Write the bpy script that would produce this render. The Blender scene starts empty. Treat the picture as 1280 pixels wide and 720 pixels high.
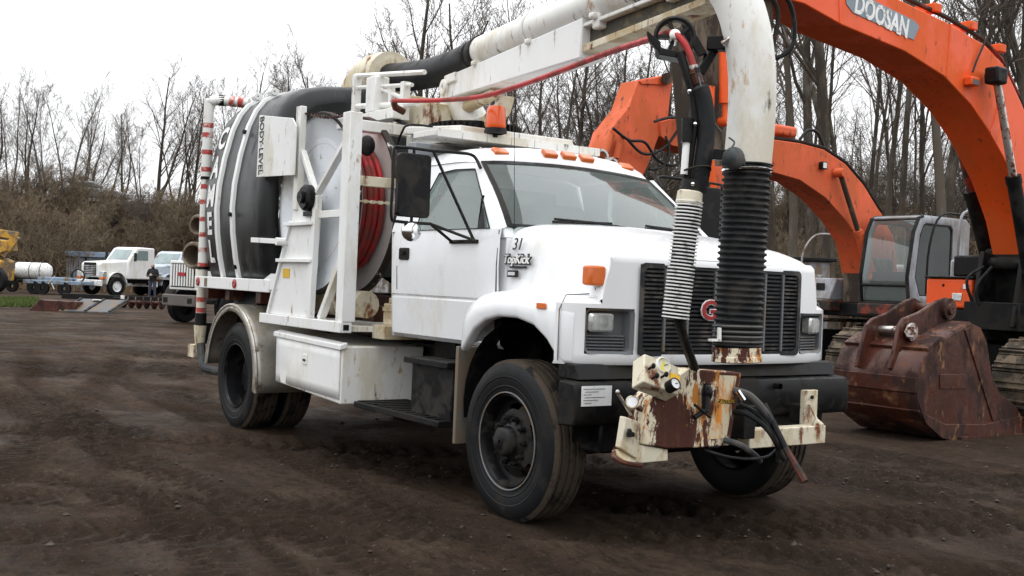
import bpy, math, random
import numpy as np
from mathutils import Vector as V, Matrix
rnd = random.Random(7)
R = math.radians
scene = bpy.context.scene
COL = scene.collection
# ------------------------------------------------------------------ camera
CF = 1384.13                                    # focal length in photo pixels (1280 wide)
CC = V((5.6935, -5.1045, 1.5019))
CR = V((0.57124562, 0.81982283, 0.0396102))     # right, up, forward
CU = V((-0.02636426, -0.02990676, 0.99920494))
CD = V((-0.82035564, 0.57183574, -0.00452992))
cam = bpy.data.cameras.new('camera'); camo = bpy.data.objects.new('camera', cam); COL.objects.link(camo)
cam.sensor_width = 36.0; cam.lens = CF / 1280 * 36.0; cam.clip_start = .05; cam.clip_end = 2000
camo.matrix_world = Matrix(((CR.x, CU.x, -CD.x, CC.x), (CR.y, CU.y, -CD.y, CC.y), (CR.z, CU.z, -CD.z, CC.z), (0, 0, 0, 1)))
scene.camera = camo
# ------------------------------------------------------------------ overcast sky, weak wide sun
world = bpy.data.worlds.new('World'); scene.world = world; world.use_nodes = True
wn, wl = world.node_tree.nodes, world.node_tree.links
bg = wn['Background']
sky = wn.new('ShaderNodeTexSky'); sky.sky_type = 'NISHITA'; sky.sun_disc = False
sky.sun_elevation = R(78); sky.sun_rotation = R(148); sky.air_density = 2.0; sky.dust_density = 6.0
hs = wn.new('ShaderNodeHueSaturation'); hs.inputs['Saturation'].default_value = .08
mx = wn.new('ShaderNodeMix'); mx.data_type = 'RGBA'; mx.inputs[0].default_value = .93
# overcast dome: brightest overhead, evenly paler towards the horizon all round
gn = wn.new('ShaderNodeTexCoord'); sz = wn.new('ShaderNodeSeparateXYZ'); mr = wn.new('ShaderNodeMapRange')
wl.new(gn.outputs['Generated'], sz.inputs[0]); wl.new(sz.outputs[2], mr.inputs[0])
dome = wn.new('ShaderNodeMix'); dome.data_type = 'RGBA'; dome.inputs[6].default_value = (8.2, 8.28, 8.4, 1); dome.inputs[7].default_value = (22.0, 22.4, 23.0, 1)
wl.new(mr.outputs[0], dome.inputs[0]); wl.new(dome.outputs[2], mx.inputs[7])
wl.new(sky.outputs[0], hs.inputs['Color']); wl.new(hs.outputs[0], mx.inputs[6]); wl.new(mx.outputs[2], bg.inputs['Color'])
bg.inputs['Strength'].default_value = .125
sun = bpy.data.lights.new('sun', 'SUN'); sun.energy = .55; sun.angle = R(24); sun.color = (1, .97, .93)
suno = bpy.data.objects.new('sun', sun); COL.objects.link(suno); suno.location = (-2, -3, 20)
suno.rotation_euler = V((.10, .16, -.98)).to_track_quat('-Z', 'Y').to_euler()
vs = scene.view_settings
vs.view_transform = 'Standard'; vs.look = 'None'; vs.exposure = 0.03; vs.gamma = 1.0; vs.use_curve_mapping = False

# ------------------------------------------------------------------ helpers
def at(px, py, x=None, y=None, z=None, d=None):
    """photo pixel -> point on a given plane of the place (or at a given depth)"""
    r = CD + CR * ((px - 640) / CF) - CU * ((py - 360) / CF)
    if d is None:
        if x is not None: d = (x - CC.x) / r.x
        elif y is not None: d = (y - CC.y) / r.y
        else: d = (z - CC.z) / r.z
    return CC + r * d
X, Y, Z = V((1, 0, 0)), V((0, 1, 0)), V((0, 0, 1))
FH = V((CD.x, CD.y, 0)).normalized(); RH = V((CR.x, CR.y, 0)).normalized()
def yard(s, d, z=0): return V((CC.x, CC.y, 0)) + RH * s + FH * d + Z * z
def frame(d):
    d = d.normalized(); a = Z if abs(d.z) < .9 else X
    u = d.cross(a).normalized(); return d, u, u.cross(d)
class MB:
    def __init__(s): s.v = []; s.f = []
    def add(s, vs, fs):
        n = len(s.v); s.v.extend([tuple(p) for p in vs]); s.f.extend([tuple(i + n for i in f) for f in fs]); return s
    def hexa(s, p): return s.add(p, [(0, 3, 2, 1), (4, 5, 6, 7), (0, 1, 5, 4), (1, 2, 6, 5), (2, 3, 7, 6), (3, 0, 4, 7)])
    def box(s, x0, x1, y0, y1, z0, z1):
        return s.hexa([(x0, y0, z0), (x1, y0, z0), (x1, y1, z0), (x0, y1, z0), (x0, y0, z1), (x1, y0, z1), (x1, y1, z1), (x0, y1, z1)])
    def obox(s, c, a, b, n):
        c, a, b, n = V(c), V(a), V(b), V(n)
        return s.hexa([c - a - b - n, c + a - b - n, c + a + b - n, c - a + b - n, c - a - b + n, c + a - b + n, c + a + b + n, c - a + b + n])
    def bar(s, p, q, w, h, up=Z):
        p, q = V(p), V(q); d = (q - p).normalized(); u = d.cross(up)
        if u.length < 1e-4: u = d.cross(X)
        u.normalize(); n = u.cross(d)
        return s.obox((p + q) / 2, (q - p) / 2, u * w / 2, n * h / 2)
    def tube(s, pts, r, n=10, caps=True):
        pts = [V(p) for p in pts]; m = len(pts); rs = r if isinstance(r, (list, tuple)) else [r] * m
        vs, fs = [], []; u = None
        for i, p in enumerate(pts):
            t = (pts[min(i + 1, m - 1)] - pts[max(i - 1, 0)]).normalized()
            if u is None: _, u, _ = frame(t)
            else:
                u = u - t * u.dot(t)
                u = u.normalized() if u.length > 1e-6 else frame(t)[1]
            w = t.cross(u)
            for k in range(n):
                a = 2 * math.pi * k / n; vs.append(p + (u * math.cos(a) + w * math.sin(a)) * rs[i])
        for i in range(m - 1):
            for k in range(n):
                fs.append((i * n + k, i * n + (k + 1) % n, (i + 1) * n + (k + 1) % n, (i + 1) * n + k))
        if caps: fs.append(tuple(range(n - 1, -1, -1))); fs.append(tuple((m - 1) * n + k for k in range(n)))
        return s.add(vs, fs)
    def lathe(s, prof, o, d, n=32, skip=None, close=False):
        o = V(o); d, u, w = frame(V(d)); vs, fs = [], []; m = len(prof)
        for (a, r) in prof:
            for k in range(n):
                t = 2 * math.pi * k / n; vs.append(o + d * a + (u * math.cos(t) + w * math.sin(t)) * r)
        for i in range(m if close else m - 1):
            j = (i + 1) % m
            for k in range(n):
                if skip and skip(i, k): continue
                fs.append((i * n + k, j * n + k, j * n + (k + 1) % n, i * n + (k + 1) % n))
        return s.add(vs, fs)
    def cyl(s, p, q, r, n=16, r2=None):
        return s.tube([p, q], [r, r if r2 is None else r2], n)
    def prism(s, poly, vec):
        poly = [V(p) for p in poly]; n = len(poly); vec = V(vec)
        return s.add(poly + [p + vec for p in poly], [tuple(range(n)), tuple(range(2 * n - 1, n - 1, -1))] + [(i, i + n, (i + 1) % n + n, (i + 1) % n) for i in range(n)])
    def grid(s, rows, skip=None):
        m = len(rows[0]); vs = [p for r in rows for p in r]
        return s.add(vs, [(i * m + k, i * m + k + 1, (i + 1) * m + k + 1, (i + 1) * m + k) for i in range(len(rows) - 1) for k in range(m - 1) if not (skip and skip(i, k))])
    def ring(s, outer, inner):
        n = len(outer); return s.add(list(outer) + list(inner), [(i, (i + 1) % n, (i + 1) % n + n, i + n) for i in range(n)])
    def blob(s, c, rx, ry, rz, n=10, m=7):
        prof = [(-math.cos(math.pi * i / m), max(math.sin(math.pi * i / m), .01)) for i in range(m + 1)]
        b = MB().lathe(prof, (0, 0, 0), Z, n)
        return s.add([(c[0] + p[0] * rx, c[1] + p[1] * ry, c[2] + p[2] * rz) for p in b.v], b.f)
    def rbox(s, x0, x1, z0, z1, y0, y1, r, k=4):
        """rounded rectangle in x,z extruded along y"""
        return s.prism([(a, y0, b) for a, b in rrect(x0, x1, z0, z1, r, k)], (0, y1 - y0, 0))
    def build(s, name, mat, parent=None, bevel=0, ang=35, smooth=True, solid=0, kind=None, label=None, seg=2):
        off = V((0, 0, 0)); q = parent
        while q is not None: off += q.location; q = q.parent
        me = bpy.data.meshes.new(name)
        me.from_pydata([(p[0] - off.x, p[1] - off.y, p[2] - off.z) for p in s.v], [], s.f)
        me.update()
        if smooth:
            me.shade_smooth(); me.set_sharp_from_angle(angle=R(ang))
        me.materials.append(mat)
        o = bpy.data.objects.new(name, me); COL.objects.link(o)
        if parent is not None: o.parent = parent
        if solid:
            md = o.modifiers.new('solid', 'SOLIDIFY'); md.thickness = solid; md.offset = 0
        if bevel:
            md = o.modifiers.new('bevel', 'BEVEL'); md.width = bevel; md.segments = seg; md.limit_method = 'ANGLE'; md.angle_limit = R(30)
        if kind: o['kind'] = kind
        if label: o['label'] = label
        return o
def rrect(x0, x1, z0, z1, r, k=4):
    out = []
    for cx, cz, a0 in ((x1 - r, z1 - r, 0), (x0 + r, z1 - r, 90), (x0 + r, z0 + r, 180), (x1 - r, z0 + r, 270)):
        for i in range(k + 1):
            a = R(a0 + 90 * i / k); out.append((cx + r * math.cos(a), cz + r * math.sin(a)))
    return out
def fixn(o):
    import bmesh
    b = bmesh.new(); b.from_mesh(o.data); bmesh.ops.recalc_face_normals(b, faces=b.faces); b.to_mesh(o.data); b.free(); return o
def thing(name, label, cat, loc=(0, 0, 0), group=None, rz=0):
    o = bpy.data.objects.new(name, None); COL.objects.link(o); o.location = loc; o.rotation_euler = (0, 0, rz)
    o.empty_display_size = .2
    return tag(o, label, cat, group)
def tag(o, label, cat, group=None):
    o['label'] = label; o['category'] = cat
    if group: o['group'] = group
    return o
def copy_tree(o, parent=None):
    c = o.copy(); COL.objects.link(c); c.parent = parent
    for ch in list(o.children): copy_tree(ch, c)
    return c
def smooth_path(pts, n=6):
    pts = [V(p) for p in pts]; out = []
    for i in range(len(pts) - 1):
        p0, p1, p2, p3 = pts[max(i - 1, 0)], pts[i], pts[i + 1], pts[min(i + 2, len(pts) - 1)]
        for k in range(n):
            t = k / n
            out.append(.5 * ((2 * p1) + (p2 - p0) * t + (2 * p0 - 5 * p1 + 4 * p2 - p3) * t * t + (3 * p1 - p0 - 3 * p2 + p3) * t ** 3))
    out.append(pts[-1]); return out
def text(body, name, size, mat, parent, o, right, up, ext=.003, shear=0, bold=0, wid=1, bend=None):
    cu = bpy.data.curves.new(name, 'FONT'); cu.body = body; cu.size = size; cu.align_x = 'CENTER'; cu.align_y = 'CENTER'
    cu.extrude = ext; cu.shear = shear; cu.offset = bold; cu.resolution_u = 3
    to = bpy.data.objects.new(name + '_curve', cu); COL.objects.link(to)
    bpy.context.view_layer.update()
    me = bpy.data.meshes.new_from_object(to.evaluated_get(bpy.context.evaluated_depsgraph_get()))
    bpy.data.objects.remove(to)
    b = MB(); right, up = V(right).normalized(), V(up).normalized(); n = right.cross(up); o = V(o)
    vs = []
    for v in me.vertices:
        p = o + right * v.co.x * wid + up * v.co.y + n * v.co.z
        vs.append(bend(p) if bend else p)
    b.add(vs, [tuple(p.vertices) for p in me.polygons])
    bpy.data.meshes.remove(me)
    return b.build(name, mat, parent, smooth=False)
# ------------------------------------------------------------------ materials
def nd(nt, t, **k):
    n = nt.nodes.new(t)
    for a, b in k.items():
        if a.startswith('_'): n.inputs[int(a[1:])].default_value = b
        elif a.startswith('i_'): n.inputs[a[2:].replace('_', ' ')].default_value = b
        else: setattr(n, a, b)
    return n
def noise(nt, scale, detail=4, rough=.6, vec=None, stretch=None, off=0):
    tc = nd(nt, 'ShaderNodeTexCoord'); mp = nd(nt, 'ShaderNodeMapping')
    nt.links.new(tc.outputs['Object'], mp.inputs[0])
    if stretch: mp.inputs['Scale'].default_value = stretch
    mp.inputs['Location'].default_value = (off, off * 1.7, off * .3)
    n = nd(nt, 'ShaderNodeTexNoise'); n.inputs['Scale'].default_value = scale; n.inputs['Detail'].default_value = detail; n.inputs['Roughness'].default_value = rough
    nt.links.new(mp.outputs[0], n.inputs['Vector']); return n.outputs['Fac']
def ramp(nt, fac, stops):
    r = nd(nt, 'ShaderNodeValToRGB'); e = r.color_ramp.elements
    while len(e) < len(stops): e.new(.5)
    for el, (p, c) in zip(e, stops):
        el.position = p; el.color = (c, c, c, 1) if isinstance(c, (int, float)) else (*c, 1)
    nt.links.new(fac, r.inputs[0]); return r.outputs[0]
def mixc(nt, fac, a, b, mode='MIX'):
    m = nd(nt, 'ShaderNodeMix', data_type='RGBA', blend_type=mode)
    for i, q in ((0, fac), (6, a), (7, b)):
        if hasattr(q, 'links'): nt.links.new(q, m.inputs[i])
        else: m.inputs[i].default_value = q if i == 0 else (*q, 1)
    return m.outputs[2]
MATS = {}
def M(name, col, rough=.5, metal=0, var=.12, vs=2.5, dirt=(), bump=0, bs=40, coat=0, rvar=.12, spec=.35, edge=.10):
    """paint or metal: base colour with tonal variation, layers of stains (colour, amount 0..1, scale, stretch) and fine relief"""
    m = bpy.data.materials.new(name); m.use_nodes = True; nt = m.node_tree; b = nt.nodes['Principled BSDF']
    c = mixc(nt, ramp(nt, noise(nt, vs, 5), [(.3, 0.), (.7, 1.)]), tuple(x * (1 - var) for x in col), tuple(min(x * (1 + var), .9) for x in col))
    rr = mixc(nt, noise(nt, vs * 3, 4, off=3), (max(rough - rvar, .05),) * 3, (min(rough + rvar, 1),) * 3)
    for i, (dc, am, sc, st) in enumerate(dirt):
        f = ramp(nt, noise(nt, sc, 7, .68, stretch=st, off=5.3 * i + 1.7), [(max(.62 - am * .45, 0), 0.), (min(.62 - am * .45 + edge, 1), 1.)])
        c = mixc(nt, f, c, dc); rr = mixc(nt, f, rr, (.85,) * 3)
    nt.links.new(c, b.inputs['Base Color']); nt.links.new(rr, b.inputs['Roughness'])
    b.inputs['Metallic'].default_value = metal; b.inputs['Coat Weight'].default_value = coat; b.inputs['Coat Roughness'].default_value = .12
    b.inputs['Specular IOR Level'].default_value = spec
    if bump:
        bn = nd(nt, 'ShaderNodeBump'); bn.inputs['Strength'].default_value = bump; bn.inputs['Distance'].default_value = .02
        nt.links.new(noise(nt, bs, 6), bn.inputs['Height']); nt.links.new(bn.outputs[0], b.inputs['Normal'])
    MATS[name] = m; return m
def glass(name, tint, refl=1.5, base=.06):
    m = bpy.data.materials.new(name); m.use_nodes = True; nt = m.node_tree; nt.nodes.remove(nt.nodes['Principled BSDF'])
    t = nd(nt, 'ShaderNodeBsdfTransparent'); t.inputs[0].default_value = (*tint, 1)
    g = nd(nt, 'ShaderNodeBsdfGlossy'); g.inputs['Roughness'].default_value = .03; g.inputs[0].default_value = (.95, .97, .97, 1)
    dd = nd(nt, 'ShaderNodeBsdfDiffuse'); dd.inputs[0].default_value = (.55, .62, .6, 1)  # pale diffuse veil puts the sky's reflection into the pane's colour
    fr = nd(nt, 'ShaderNodeFresnel'); ge = nd(nt, 'ShaderNodeNewGeometry')
    io = nd(nt, 'ShaderNodeMix'); io.inputs[2].default_value = refl; io.inputs[3].default_value = 1 / refl   # a thin pane reflects alike from both sides
    nt.links.new(ge.outputs['Backfacing'], io.inputs[0]); nt.links.new(io.outputs[0], fr.inputs[0])
    m1 = nd(nt, 'ShaderNodeMixShader'); m1.inputs[0].default_value = base
    m2 = nd(nt, 'ShaderNodeMixShader')
    L = nt.links.new
    L(t.outputs[0], m1.inputs[1]); L(dd.outputs[0], m1.inputs[2]); L(fr.outputs[0], m2.inputs[0]); L(m1.outputs[0], m2.inputs[1]); L(g.outputs[0], m2.inputs[2])
    L(m2.outputs[0], nt.nodes['Material Output'].inputs[0]); MATS[name] = m; return m
DIRT = (.16, .12, .085); RUST = (.16, .05, .02); RUSTO = (.42, .16, .04); DARK = (.03, .025, .02)
white = M('white_paint', (.80, .81, .82), .26, coat=.5, var=.015, rvar=.05, dirt=[((.70, .69, .66), .12, 2.2, (1, 1, .5))])
white2 = M('body_white', (.76, .765, .75), .40, var=.03, dirt=[((.66, .64, .57), .22, 1.5, (1, 1, .4)), ((.30, .20, .12), .035, 10, (1, 1, .35))])
cream = M('boom_cream', (.74, .735, .70), .42, var=.04, dirt=[((.62, .58, .48), .26, 1.9, (1, 1, .45)), ((.45, .25, .10), .05, 12, (1, 1, .4)), (DARK, .03, 10, (1, 1, .3))])
creamrust = M('cream_rusty', (.62, .57, .44), .6, var=.1, dirt=[((.45, .36, .22), .36, 3, None), (RUST, .17, 9, (1, 1, .45))], bump=.1)
rustbox = M('flaking_paint', (.70, .62, .46), .6, var=.1, dirt=[((.50, .20, .04), .16, 8, (1, 1, .4)), ((.060, .018, .011), .36, 4.6, (1, 1, .6)), ((.075, .024, .013), .24, 19, (1, 1, .32))], bump=.3, bs=30, edge=.03)
rustmetal = M('rust_brown', (.068, .022, .014), .30, var=.3, dirt=[((.15, .062, .028), .16, 1.6, None), ((.028, .011, .008), .34, 2.6, (1, 1, .6)), ((.24, .12, .05), .06, 7, (1, 1, .5))], bump=.12, bs=25, spec=.3, rvar=.18)
brightsteel = M('worn_steel', (.55, .53, .5), .35, metal=.9, dirt=[(RUST, .3, 9, None)])
galv = M('dull_aluminium', (.42, .40, .36), .42, metal=.65, var=.12, dirt=[((.34, .30, .22), .35, 2.5, (1, 1, .5)), (DIRT, .14, 6, None)])
black = M('black_paint', (.006, .006, .007), .36, dirt=[((.03, .027, .023), .3, 4, None)], spec=0.18)
blackd = M('black_dusty', (.006, .006, .0065), .42, dirt=[((.016, .0145, .0125), .33, 5, None)], bump=.05, spec=0.18)
tankm = M('black_poly_tank', (.006, .0068, .0076), .33, var=.3, vs=1.6, rvar=.12, dirt=[((.018, .020, .021), .28, 1.3, (1, 1, .3)), ((.08, .08, .075), .05, 14, (1, 1, .15))], bump=.05, bs=4, spec=0.4)
rubber = M('rubber_hose', (.011, .012, .013), .5, dirt=[((.04, .037, .034), .25, 6, None)], spec=0.18)
rubberg = M('rubber_hose_grey', (.035, .04, .042), .45, dirt=[((.10, .095, .09), .35, 5, (1, 1, .4))], spec=0.18)
tyrem = M('tyre_rubber', (.0075, .008, .0088), .5, var=.25, dirt=[((.020, .018, .016), .18, 4, None)], bump=.1, bs=60, spec=0.18)
tread = M('tyre_tread_muddy', (.018, .016, .015), .9, var=.3, dirt=[((.062, .049, .037), .48, 7, None)], bump=.3, bs=50, spec=0.08)
redhose = M('red_hose', (.40, .020, .022), .42, var=.2, dirt=[((.22, .05, .04), .35, 5, None)])
orange = M('excavator_orange', (.80, .090, .010), .42, var=.1, vs=1.2, coat=.15, dirt=[((.70, .100, .012), .35, 1.2, (1, 1, .5)), ((.16, .05, .02), .05, 9, (1, 1, .4))])
orange2 = M('excavator_orange_faded', (.62, .100, .030), .5, var=.12, vs=1.2, dirt=[((.52, .105, .036), .4, 1.3, (1, 1, .5)), ((.10, .04, .03), .09, 8, (1, 1, .5))])
mottled = M('mottled_orange', (.30, .055, .02), .6, var=.3, dirt=[((.035, .024, .017), .78, 2.6, (1, 1, .4)), ((.13, .10, .07), .3, 5, (1, 1, .3))], bump=.15)  # orange largely covered by dark and tan noise layers
dkred = M('dirty_dark_red', (.20, .03, .015), .55, var=.2, dirt=[(DARK, .45, 3, None)])
amber = M('amber_lens', (.62, .13, .02), .18, coat=.6, var=.15)
ambero = M('beacon_lens', (.68, .085, .010), .2, coat=.6, var=.1)
redlens = M('red_lens', (.30, .02, .02), .25, coat=.5)
lampglass = M('headlamp_lens', (.62, .64, .62), .15, metal=.55, coat=.8, var=.35, vs=22)
chrome = M('chrome', (.75, .75, .76), .12, metal=1, var=.03)
grillem = M('grille_dark', (.026, .027, .029), .4, dirt=[((.10, .09, .08), .2, 6, None)], spec=0.18)
greypl = M('grey_plastic', (.13, .137, .145), .5, dirt=[(DIRT, .25, 5, None)])
greycab = M('cab_grey', (.29, .31, .345), .45, dirt=[((.22, .21, .2), .35, 2, (1, 1, .5))])
signgrey = M('sign_grey', (.22, .27, .31), .5)
redletter = M('red_letter', (.32, .012, .016), .3, coat=.5)
whiteletter = M('white_letter', (.78, .78, .76), .5, dirt=[((.3, .3, .3), .2, 12, None)])
blackletter = M('black_letter', (.02, .02, .02), .5)
yellow = M('yellow_label', (.70, .42, .03), .5)
yellowp = M('yellow_paint', (.50, .27, .03), .5, dirt=[(DIRT, .4, 2, None)])
paper = M('white_paper', (.72, .73, .74), .7)
woodpole = M('bark', (.080, .062, .047), .9, var=.35, vs=3, dirt=[((.05, .042, .034), .5, 5, (1, 1, .2)), ((.11, .10, .082), .25, 3, (1, 1, .3))], bump=.5, bs=18, spec=0.08)
bark2 = M('bark_light', (.11, .094, .074), .9, var=.3, vs=3, dirt=[((.09, .075, .06), .5, 5, (1, 1, .2))], bump=.5, bs=18, spec=0.08)
twigm = M('twig', (.105, .087, .073), .9, var=.3, vs=.6, spec=0.08)
twig2 = M('twig_brown', (.165, .128, .086), .9, var=.35, vs=.6, spec=0.08)
weed = M('dry_weeds', (.20, .145, .088), .95, var=.5, vs=.35, spec=0.08)
weed2 = M('red_brown_brush', (.14, .092, .060), .95, var=.45, vs=.3, spec=0.08)
grassm = M('short_grass', (.075, .10, .03), .9, var=.4, vs=2, spec=0.08)
seatm = M('seat_cloth', (.24, .25, .26), .85)
bluep = M('pale_blue_paint', (.20, .27, .35), .5, dirt=[(DIRT, .25, 2, None)])
bluesheet = M('grey_blue_sheet', (.20, .22, .25), .6, dirt=[(DIRT, .35, 2, (1, 1, .3))])
silver = M('silver_paint', (.42, .44, .46), .3, metal=.3)
ltgrey = M('light_grey_plate', (.34, .35, .36), .55, dirt=[(DIRT, .35, 3, None)])
tanpipe = M('tan_pipe', (.30, .26, .19), .6, dirt=[((.13, .10, .07), .5, 4, None)])
wsglass = glass('windscreen_glass', (.78, .88, .84), 1.66, .13)
sideglass = glass('side_glass', (.55, .72, .66), 1.5, .26)
darkglass = glass('dark_glass', (.20, .24, .24), 1.5, .03)
mirrorm = M('mirror_glass', (.8, .8, .8), .05, metal=1, var=.01)
# ------------------------------------------------------------------ ground
rs = np.random.RandomState(3)
def vnoise(x, y, seed):
    g = np.random.RandomState(seed).rand(256, 256); xi = np.floor(x).astype(int); yi = np.floor(y).astype(int)
    fx = x - xi; fy = y - yi; fx = fx * fx * (3 - 2 * fx); fy = fy * fy * (3 - 2 * fy)
    a = g[xi % 256, yi % 256]; b = g[(xi + 1) % 256, yi % 256]; c = g[xi % 256, (yi + 1) % 256]; d = g[(xi + 1) % 256, (yi + 1) % 256]
    return (a * (1 - fx) + b * fx) * (1 - fy) + (c * (1 - fx) + d * fx) * fy - .5
def axis(lo, hi, step, far):
    core = list(np.arange(lo, hi, step)); a = []; s = step; p = lo
    while p > -far: s *= 1.16; p -= s; a.append(p)
    b = []; s = step; p = core[-1]
    while p < far: s *= 1.16; p += s; b.append(p)
    return np.array(a[::-1] + core + b)
# grid axes: u across the view, w away from the camera
gu = axis(-6.5, 9.5, .035, 700); gw = axis(2.6, 19, .035, 700)
U, W = np.meshgrid(gu, gw, indexing='ij')
GX = CC.x + RH.x * U + FH.x * W; GY = CC.y + RH.y * U + FH.y * W
near = np.clip(1 - (np.hypot(U, W - 8) - 14) / 30, 0, 1)
h = .03 * vnoise(GX / 3.1, GY / 3.1, 1) + .012 * vnoise(GX / 1.6 + 9, GY / .6, 2)
clod = np.clip(vnoise(GX / 2.6 + 3, GY / .75, 11) + .5 * vnoise(GX / .9, GY / .4, 12) - .02, 0, 1)
churn = np.exp(-(((GX - 1.2) / 2.6) ** 2 + ((GY - 3.6) / 1.7) ** 2)) + .8 * np.exp(-(((GX - 1.2) / 1.0) ** 2 + ((GY + 4.4) / .35) ** 2))
clod = clod + churn * np.clip(vnoise(GX / .8, GY / .5, 31) + .25, 0, 1) * .8
rough_area = np.clip(clod * 3.2, 0, 1)
h += (.006 + .05 * rough_area) * vnoise(GX / .22, GY / .16, 4) + (.007 + .05 * rough_area) * vnoise(GX / .09, GY / .085, 5) + (.006 + .022 * rough_area) * vnoise(GX / .045, GY / .045, 6)
wob = 1.2 * vnoise(GX / 6, GY * 0 + 1, 7)
RUT = np.zeros_like(GX)
def rut(c0, ang, width, depth, cleat, amp=.02, lo=-60, hi=60):
    """a wheel or track rut running through point c0 at an angle, with tread bars across it"""
    global h, RUT
    ca, sa = math.cos(ang), math.sin(ang); dx, dy = GX - c0[0], GY - c0[1]
    l = dx * ca + dy * sa; q = -dx * sa + dy * ca + .5 * vnoise(l / 5 + 3, l * 0 + c0[0], 21)
    m = np.exp(-(q / width) ** 4) * (l > lo) * (l < hi) * np.clip(.75 + vnoise(l / 1.3, q * 0 + c0[1], 22), 0, 1)
    e = np.exp(-((np.abs(q) - width * 1.25) / (.4 * width)) ** 2) * (l > lo) * (l < hi)
    h += -.5 * depth * m + .35 * depth * e + amp * m * np.sign(np.sin((l + .5 * np.abs(q)) * 2 * math.pi / cleat)) * 1.0
    RUT += m
for c0, a, w, d, c, am in (((1.2, -3.4), R(172), .16, .035, .11, .012), ((1.0, -3.0), R(174), .14, .03, .11, .012), ((0, -4.6), R(160), .2, .035, .12, .013), ((2.6, -1.6), R(176), .18, .035, .12, .013),
                           ((-5, -2.6), R(184), .22, .035, .14, .014), ((-8, -5.2), R(178), .25, .03, .14, .014), ((-6, -6.6), R(166), .25, .035, .14, .014), ((-3, -5.2), R(163), .16, .035, .12, .012),
                           ((1.4, 2.6), R(62), .25, .04, .17, .022), ((2.3, 3.4), R(66), .28, .045, .17, .024), ((3.1, 3.0), R(70), .2, .04, .15, .02), ((.4, 3.6), R(50), .3, .05, .18, .024), ((2.9, 1.2), R(40), .2, .03, .12, .012), ((3.6, .2), R(150), .2, .03, .1, .01)):
    rut(c0, a, w, d, c, am)
# tyres, tracks and the bucket have settled on firm level patches
def flat(cx, cy, r, lvl=0.0):
    global h
    m = np.exp(-(((GX - cx) ** 2 + (GY - cy) ** 2) / r ** 2) ** 2); h = h * (1 - m) + lvl * m
for q in ((0, -1.0), (0, 1.0), (-4.49, -.9), (-4.49, .9)): flat(q[0], q[1], .62, .02)
flat(-1.6, 5.6, 1.5); h = h * near
mound = np.zeros_like(h)
m = np.exp(-(((GX + 2.7) / 3.2) ** 4 + ((GY - 9.3) / 3.4) ** 4)); h = h * (1 - m)
ground_me = bpy.data.meshes.new('ground')
nu, nw = len(gu), len(gw); co = np.stack([GX, GY, h], -1).reshape(-1, 3)
ii = (np.arange(nu - 1)[:, None] * nw + np.arange(nw - 1)[None]).ravel()
fc = np.stack([ii, ii + nw, ii + nw + 1, ii + 1], -1)
ground_me.vertices.add(len(co)); ground_me.vertices.foreach_set('co', co.ravel())
ground_me.loops.add(fc.size); ground_me.loops.foreach_set('vertex_index', fc.ravel().astype(np.int32))
ground_me.polygons.add(len(fc)); ground_me.polygons.foreach_set('loop_start', np.arange(0, fc.size, 4, dtype=np.int32))
ground_me.update(calc_edges=True); ground_me.shade_smooth()
at_ = ground_me.attributes.new('clod', 'FLOAT', 'POINT'); at_.data.foreach_set('value', rough_area.ravel().astype(np.float32))
at_ = ground_me.attributes.new('rut', 'FLOAT', 'POINT'); at_.data.foreach_set('value', np.clip(RUT, 0, 1).ravel().astype(np.float32))
mud = bpy.data.materials.new('wet_mud'); mud.use_nodes = True; nt = mud.node_tree; b = nt.nodes['Principled BSDF']
ac = nd(nt, 'ShaderNodeAttribute', attribute_name='clod'); ar = nd(nt, 'ShaderNodeAttribute', attribute_name='rut')
c = mixc(nt, ramp(nt, noise(nt, .5, 6, .65), [(.36, 0.), (.64, 1.)]), (.038, .024, .016), (.086, .060, .043))
c = mixc(nt, ramp(nt, noise(nt, 2.6, 7, .7, stretch=(.28, 1.5, 1)), [(.47, 0.), (.64, .8)]), c, (.034, .024, .0175))      # smeared streaks
c = mixc(nt, ramp(nt, noise(nt, 9, 8, .78, stretch=(.8, 1.5, 1), off=2.2), [(.48, 0.), (.60, .85)]), c, (.025, .0175, .013))
cf = nd(nt, 'ShaderNodeMath', operation='MULTIPLY'); cf.inputs[1].default_value = .72; nt.links.new(ac.outputs['Fac'], cf.inputs[0])
c = mixc(nt, cf.outputs[0], c, (.020, .014, .0105))
rf = nd(nt, 'ShaderNodeMath', operation='MULTIPLY'); rf.inputs[1].default_value = .6; nt.links.new(ar.outputs['Fac'], rf.inputs[0])
c = mixc(nt, rf.outputs[0], c, (.030, .021, .015))
c = mixc(nt, ramp(nt, noise(nt, 1.1, 6, .65, off=4, stretch=(.4, 1.3, 1)), [(.58, 0.), (.70, .7)]), c, (.105, .077, .057))
c = mixc(nt, ramp(nt, noise(nt, 45, 4, .6, off=8), [(.62, 0.), (.70, .75)]), c, (.14, .11, .085))
nt.links.new(c, b.inputs['Base Color'])
nt.links.new(mixc(nt, ramp(nt, noise(nt, 1.1, 5, .6, off=2), [(.4, 0.), (.65, 1.)]), (.92,) * 3, (.52,) * 3), b.inputs['Roughness'])
b.inputs['Specular IOR Level'].default_value = .04
bn = nd(nt, 'ShaderNodeBump'); bn.inputs['Strength'].default_value = 1.0; bn.inputs['Distance'].default_value = .035
b3 = nd(nt, 'ShaderNodeBump'); b3.inputs['Strength'].default_value = .55; b3.inputs['Distance'].default_value = .035
nt.links.new(noise(nt, 8, 9, .78, stretch=(.7, 1.5, 1), off=6), b3.inputs['Height']); nt.links.new(b3.outputs[0], bn.inputs['Normal'])
nt.links.new(noise(nt, 30, 8, .75), bn.inputs['Height']); nt.links.new(bn.outputs[0], b.inputs['Normal'])
ground_me.materials.append(mud)
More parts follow.
